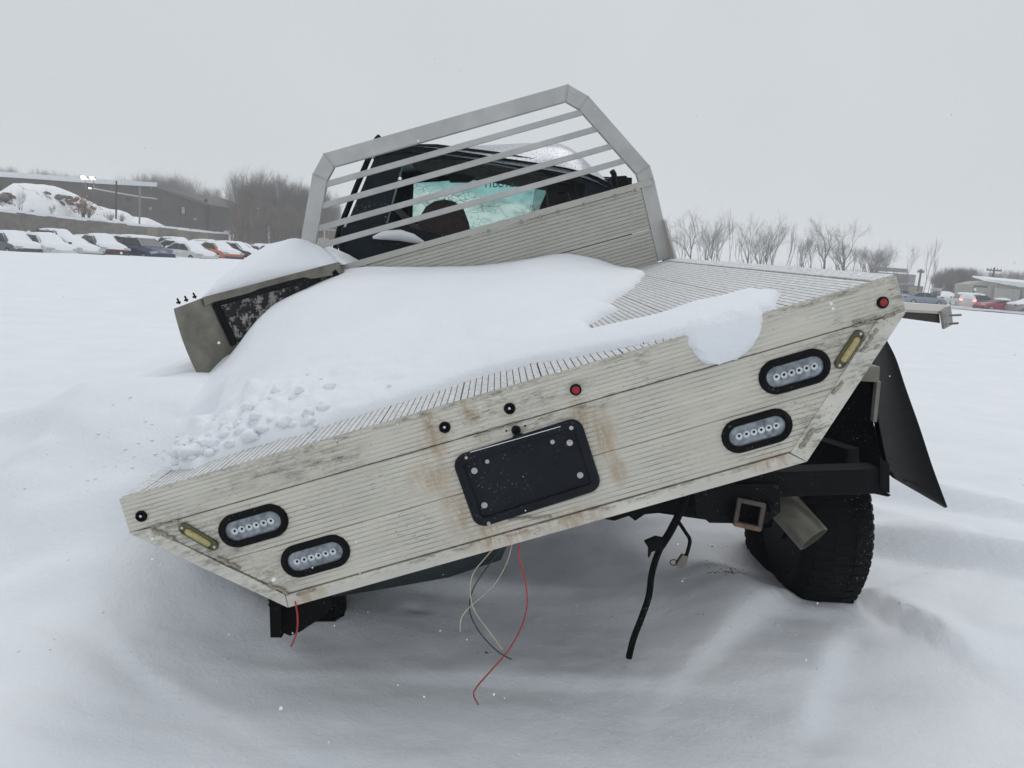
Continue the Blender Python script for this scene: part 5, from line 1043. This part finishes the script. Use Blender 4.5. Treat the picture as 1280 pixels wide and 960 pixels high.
for (kd, px, bp, d, hd, col, lab, full) in [
    ('sedan', 1152, 376, 96, .05, 'pale_blue', 'pale blue sedan clear of snow behind the stub beam', None), ('sedan', 1124, 373, 104, .0, 'silver', 'silver car hidden behind the tail corner, left of the pale blue sedan', None), ('sedan', 1182, 374, 106, 1.2, 'white', 'white car between the pale blue sedan and the vehicle with lit tail lamps', True),
    ('wagon', 1203, 377, 98, 1.25, 'white', 'white car seen from behind with its tail lamps lit', True), ('wagon', 1223, 378, 100, .1, 'grey', 'dark grey car just left of the red coupe', True), ('coupe', 1250, 379, 92, math.pi + .05, 'red', 'bright red coupe in front of the pale garage', False), ('sedan', 1291, 381, 92, .1, 'silver', 'silver car at the right edge of the photo', True), ('sedan', 1178, 376, 118, .2, 'black', 'black car just right of the pale blue sedan', None)]:
    o = put_car(kd, px, bp, d, hd, col, lab, GR, full)
    if 'lit' in lab and 'behind with' in lab:
        em = bpy.data.materials.new('lit_tail'); em.use_nodes = True; e_ = em.node_tree.nodes['Principled BSDF']; e_.inputs['Emission Color'].default_value = (1, .12, .08, 1); e_.inputs['Emission Strength'].default_value = 3
        for s in (-1, 1): link('lit_tail_light', MB().box((-2.42, min(s * .5, s * .8), .80), (-2.32, max(s * .5, s * .8), 1.02)).mesh('lit_tail_light', em), o)
# garage on the right
gm = Mat('pale_garage_panels', (.36, .35, .30), .7); ng = gm.noise(gm.coord((.3, .3, 1)), 1, 4); gm.base(gm.mix(gm.rng(ng, .3, .7), (.30, .29, .25), (.40, .385, .33)))
g0, g1, gpk = PH(1210, 358, 112), PH(1330, 366, 100), PH(1231, 350, 110); zb = -.3
gr = empty('garage', (g0[0], g0[1], 0)); tag(gr, 'pale metal garage with a snowy roof and a dark framed door', 'garage'); R2 = np.array(gr.location)
pf = [PH(1210, 381, 112), PH(1276, 384, 104), PH(1276, 359, 104), PH(1231, 351, 110), PH(1211.5, 355, 112)]
link('wall', MB().prism([p_ - R2 for p_ in pf], (6, 14, 0)).mesh('wall', gm.m), gr)
link('wall', MB().prism([PH(1276.2, 384, 104) - R2, PH(1345, 390, 96) - R2, PH(1345, 364, 96) - R2, PH(1276.2, 359, 104) - R2], (6, 14, 0)).mesh('wall', gm.m), gr)
link('roof_snow', MB().prism([PH(1231, 351, 109.6) - R2, PH(1277, 358.6, 103.5) - R2, PH(1345, 363.5, 95.5) - R2, PH(1345, 359.5, 95.5) - R2, PH(1277, 353, 103.5) - R2, PH(1233, 348.8, 109.6) - R2], (7, 15, .6)).mesh('roof_snow', SNOW), gr)
wbox('door_frame', (1219, 356.5), (1237.5, 383), 109.3, simple('door_frame_dark', (.12, .11, .10)), gr, R2); wbox('roller_door', (1221, 359), (1235.5, 383), 109.0, simple('roller_door_white', (.42, .42, .38)), gr, R2); wbox('roller_door', (1247, 360), (1272, 384), 103.6, simple('roller_door_white2', (.40, .40, .37)), gr, R2)
for k in range(6): 
    px = 1240 + k * 6; wbox('wall_rib', (px, 354 + k * .9), (px + .5, 383), 107.4 - k * .6, simple('rib_pale', (.31, .30, .26)) if k == 0 else bpy.data.materials['rib_pale'], gr, R2)
lr = empty('low_building', tuple(PH(1120, 368, 140) * np.array([1, 1, 0]))); tag(lr, 'low dark building with a snowy roof and a peach coloured section', 'building'); R3 = np.array(lr.location)
wbox('wall', (1105, 354.5), (1152, 372), 140, simple('low_wall_dark', (.09, .085, .095)), lr, R3); wbox('roof_snow', (1105, 351.5), (1150, 355), 139.8, SNOW, lr, R3); wbox('peach_section', (1137, 358), (1151, 366), 139, simple('peach_wall', (.30, .21, .16)), lr, R3)
r4 = empty('far_roof', tuple(PH(1110, 345, 200) * np.array([1, 1, 0]))); tag(r4, 'hazy stepped roof above the low dark building', 'building'); R4 = np.array(r4.location); fm_ = simple('far_roof_grey', (.13, .12, .125)); wbox('wall', (1092, 340), (1141, 370), 190, fm_, r4, R4); wbox('upper_storey', (1094, 333.5), (1134, 341), 191, fm_, r4, R4)
vn = empty('box_trailer', tuple(PH(1171, 370, 118) * np.array([1, 1, 0]))); tag(vn, 'small white box trailer between the black car and the thicket', 'trailer'); R5 = np.array(vn.location); wbox('box', (1165, 359.5), (1176.5, 367.5), 118, COLS['white'], vn, R5); wbox('rear_door', (1166, 361), (1170, 367), 117.8, simple('trailer_door', (.45, .45, .43)), vn, R5)
for s in (-1, 1): link('wheel', MB().lathe((s * .5, -.3, .3), (0, -1, 0), [(.05, 0), (.3, 0), (.3, .2), (.05, .2)], 14).mesh('wheel', CTYRE), vn)
# churned road and a snow berm
rd = Mat('churned_slush', (.45, .45, .46), .8); n1_ = rd.noise(rd.coord((.4, 1.4, 1)), 1.2, 5, .7); rd.base(rd.mix(rd.rng(n1_, .42, .6), (.78, .79, .81), (.22, .20, .19))); A = np.zeros((8, 60, 3))
for i, px in enumerate(np.linspace(1150, 1420, 60)):
    for j, d in enumerate(np.linspace(72, 96, 8)): b = PH(px, 380, d); A[j, i] = (b[0], b[1], gz(b[0], b[1]) + .05)
tag(link('road', MB().grid(A).mesh('road', rd.m, 'all')), 'churned slushy track in front of the right hand cars', kind='structure')
wf = empty('wire_fence', tuple(PH(410, 308, 96) * np.array([1, 1, 0]))); tag(wf, 'distant pale rail fence seen between rack post and cab', 'fence'); R6 = np.array(wf.location); fm2 = simple('fence_pale', (.42, .38, .28))
for px in (397, 405.5, 421, 434): a, b = PH(px, 310, 96), PH(px, 288, 96); link('post', MB().bar(a - R6, b - R6, .14, .14, (0, 1, 0)).mesh('post', fm2), wf)
link('rail', MB().bar(PH(396, 286.5, 96) - R6, PH(436, 289, 96) - R6, .12, .12).mesh('rail', fm2), wf); wbox('rail_panel', (398, 297), (410, 304), 97, simple('panel_pale', (.35, .33, .3)), wf, R6)
# small things in the near snow
bt = link('bark_strip', MB().tube([P(185, 795, 2.62), P(192, 801, 2.6), P(201, 811, 2.56), P(213, 826, 2.5)], [.003, .008, .007, .002], 6).mesh('bark_strip', simple('broken_bark', (.16, .15, .13), .9, 0, .5, 60, .5), 'all')); tag(bt, 'broken grey stick lying in the snow below the low left corner', 'stick')
DIRT = simple('dirt_crumbs', (.03, .025, .02), .95); r = random.Random(77); mb = MB()
TT = np.linspace(1.9, 6.5, 900)
def crumbs(cx, cy, sx_, sy_, n, s0, s1):
    for _ in range(n):
        px, py = r.gauss(cx, sx_), r.gauss(cy, sy_); y_ = None
        v = MW @ np.array([(px - 640) / F0, (py - 480) / F0, 1.0]); below = np.nonzero(CP[2] + v[2] * TT < ground_z(v[0] * TT, v[1] * TT))[0]
        if not len(below): continue
        c = CP + v * TT[below[0]]; s_ = r.uniform(s0, s1); mb.lathe(c, (0, 0, 1), [(s_ * .3, -s_ * .3), (s_, 0), (s_ * .5, s_ * .4)], 5)
for a in [(908, 716, 14, 1.2, 60, .002, .005), (905, 706, 17, 4, 50, .0015, .004), (898, 684, 8, 1.5, 16, .002, .005), (878, 775, 6, 3, 8, .002, .004), (870, 822, 60, 22, 14, .001, .003), (606, 816, 6, .8, 10, .002, .004), (730, 760, 60, 30, 16, .001, .003), (560, 770, 100, 40, 14, .001, .003)]: crumbs(*a)
dirt_mb = mb; mb = MB()
for a in [(230, 560, 60, 30, 70, .003, .011), (130, 610, 80, 70, 70, .002, .008), (910, 905, 40, 16, 50, .002, .006), (700, 760, 160, 50, 60, .002, .006), (1130, 800, 80, 60, 40, .002, .006), (330, 840, 150, 40, 40, .002, .006), (960, 770, 60, 20, 40, .003, .009)]: crumbs(*a)
tag(link('snow_crumbs', mb.mesh('snow_crumbs', SNOW, 'all')), 'loose crumbs of snow scattered round the truck', 'snow', kind='stuff'); mb = dirt_mb
tag(link('dirt_crumbs', mb.mesh('dirt_crumbs', DIRT)), 'dark soil crumbs scattered on the snow beside the wheel', 'dirt', kind='stuff')
# falling snow
mb = MB(); r = random.Random(5)
for _ in range(750):
    d = .5 + 5.5 * r.random() ** .8; c = P(r.uniform(-100, 1380), r.uniform(-100, 1060), d); s_ = r.uniform(.0007, .0019)
    if -1.3 < to_bed(c)[0] < 1.3 and to_bed(c)[1] > -.02 and to_bed(c)[2] < .3: continue
    mb.lathe(c, (r.gauss(0, 1), r.gauss(0, 1), r.gauss(0, 1) + .01), [(s_ * .3, -s_), (s_, -.2 * s_), (s_ * .8, .5 * s_), (s_ * .2, s_)], 5)
tag(link('falling_snow', mb.mesh('falling_snow', SNOW)), 'snowflakes drifting down in the air', 'snowflakes', kind='stuff')
# ------------------------------------------------------------------ haze
hz = MB().box((-600, -600, -8), (600, 600, 24)).mesh('haze', None); ho = link('haze', hz); hmt = bpy.data.materials.new('snowy_air'); hmt.use_nodes = True; nt = hmt.node_tree; nt.nodes.clear()
pv = nt.nodes.new('ShaderNodeVolumePrincipled'); pv.inputs['Color'].default_value = (.985, .99, 1, 1); pv.inputs['Density'].default_value = .0017; oo = nt.nodes.new('ShaderNodeOutputMaterial'); nt.links.new(pv.outputs[0], oo.inputs['Volume']); hz.materials.append(hmt); hmt.cycles.homogeneous_volume = True if hasattr(hmt, 'cycles') and hasattr(hmt.cycles, 'homogeneous_volume') else False
tag(ho, 'pale snowy haze in the air', 'haze', kind='stuff')
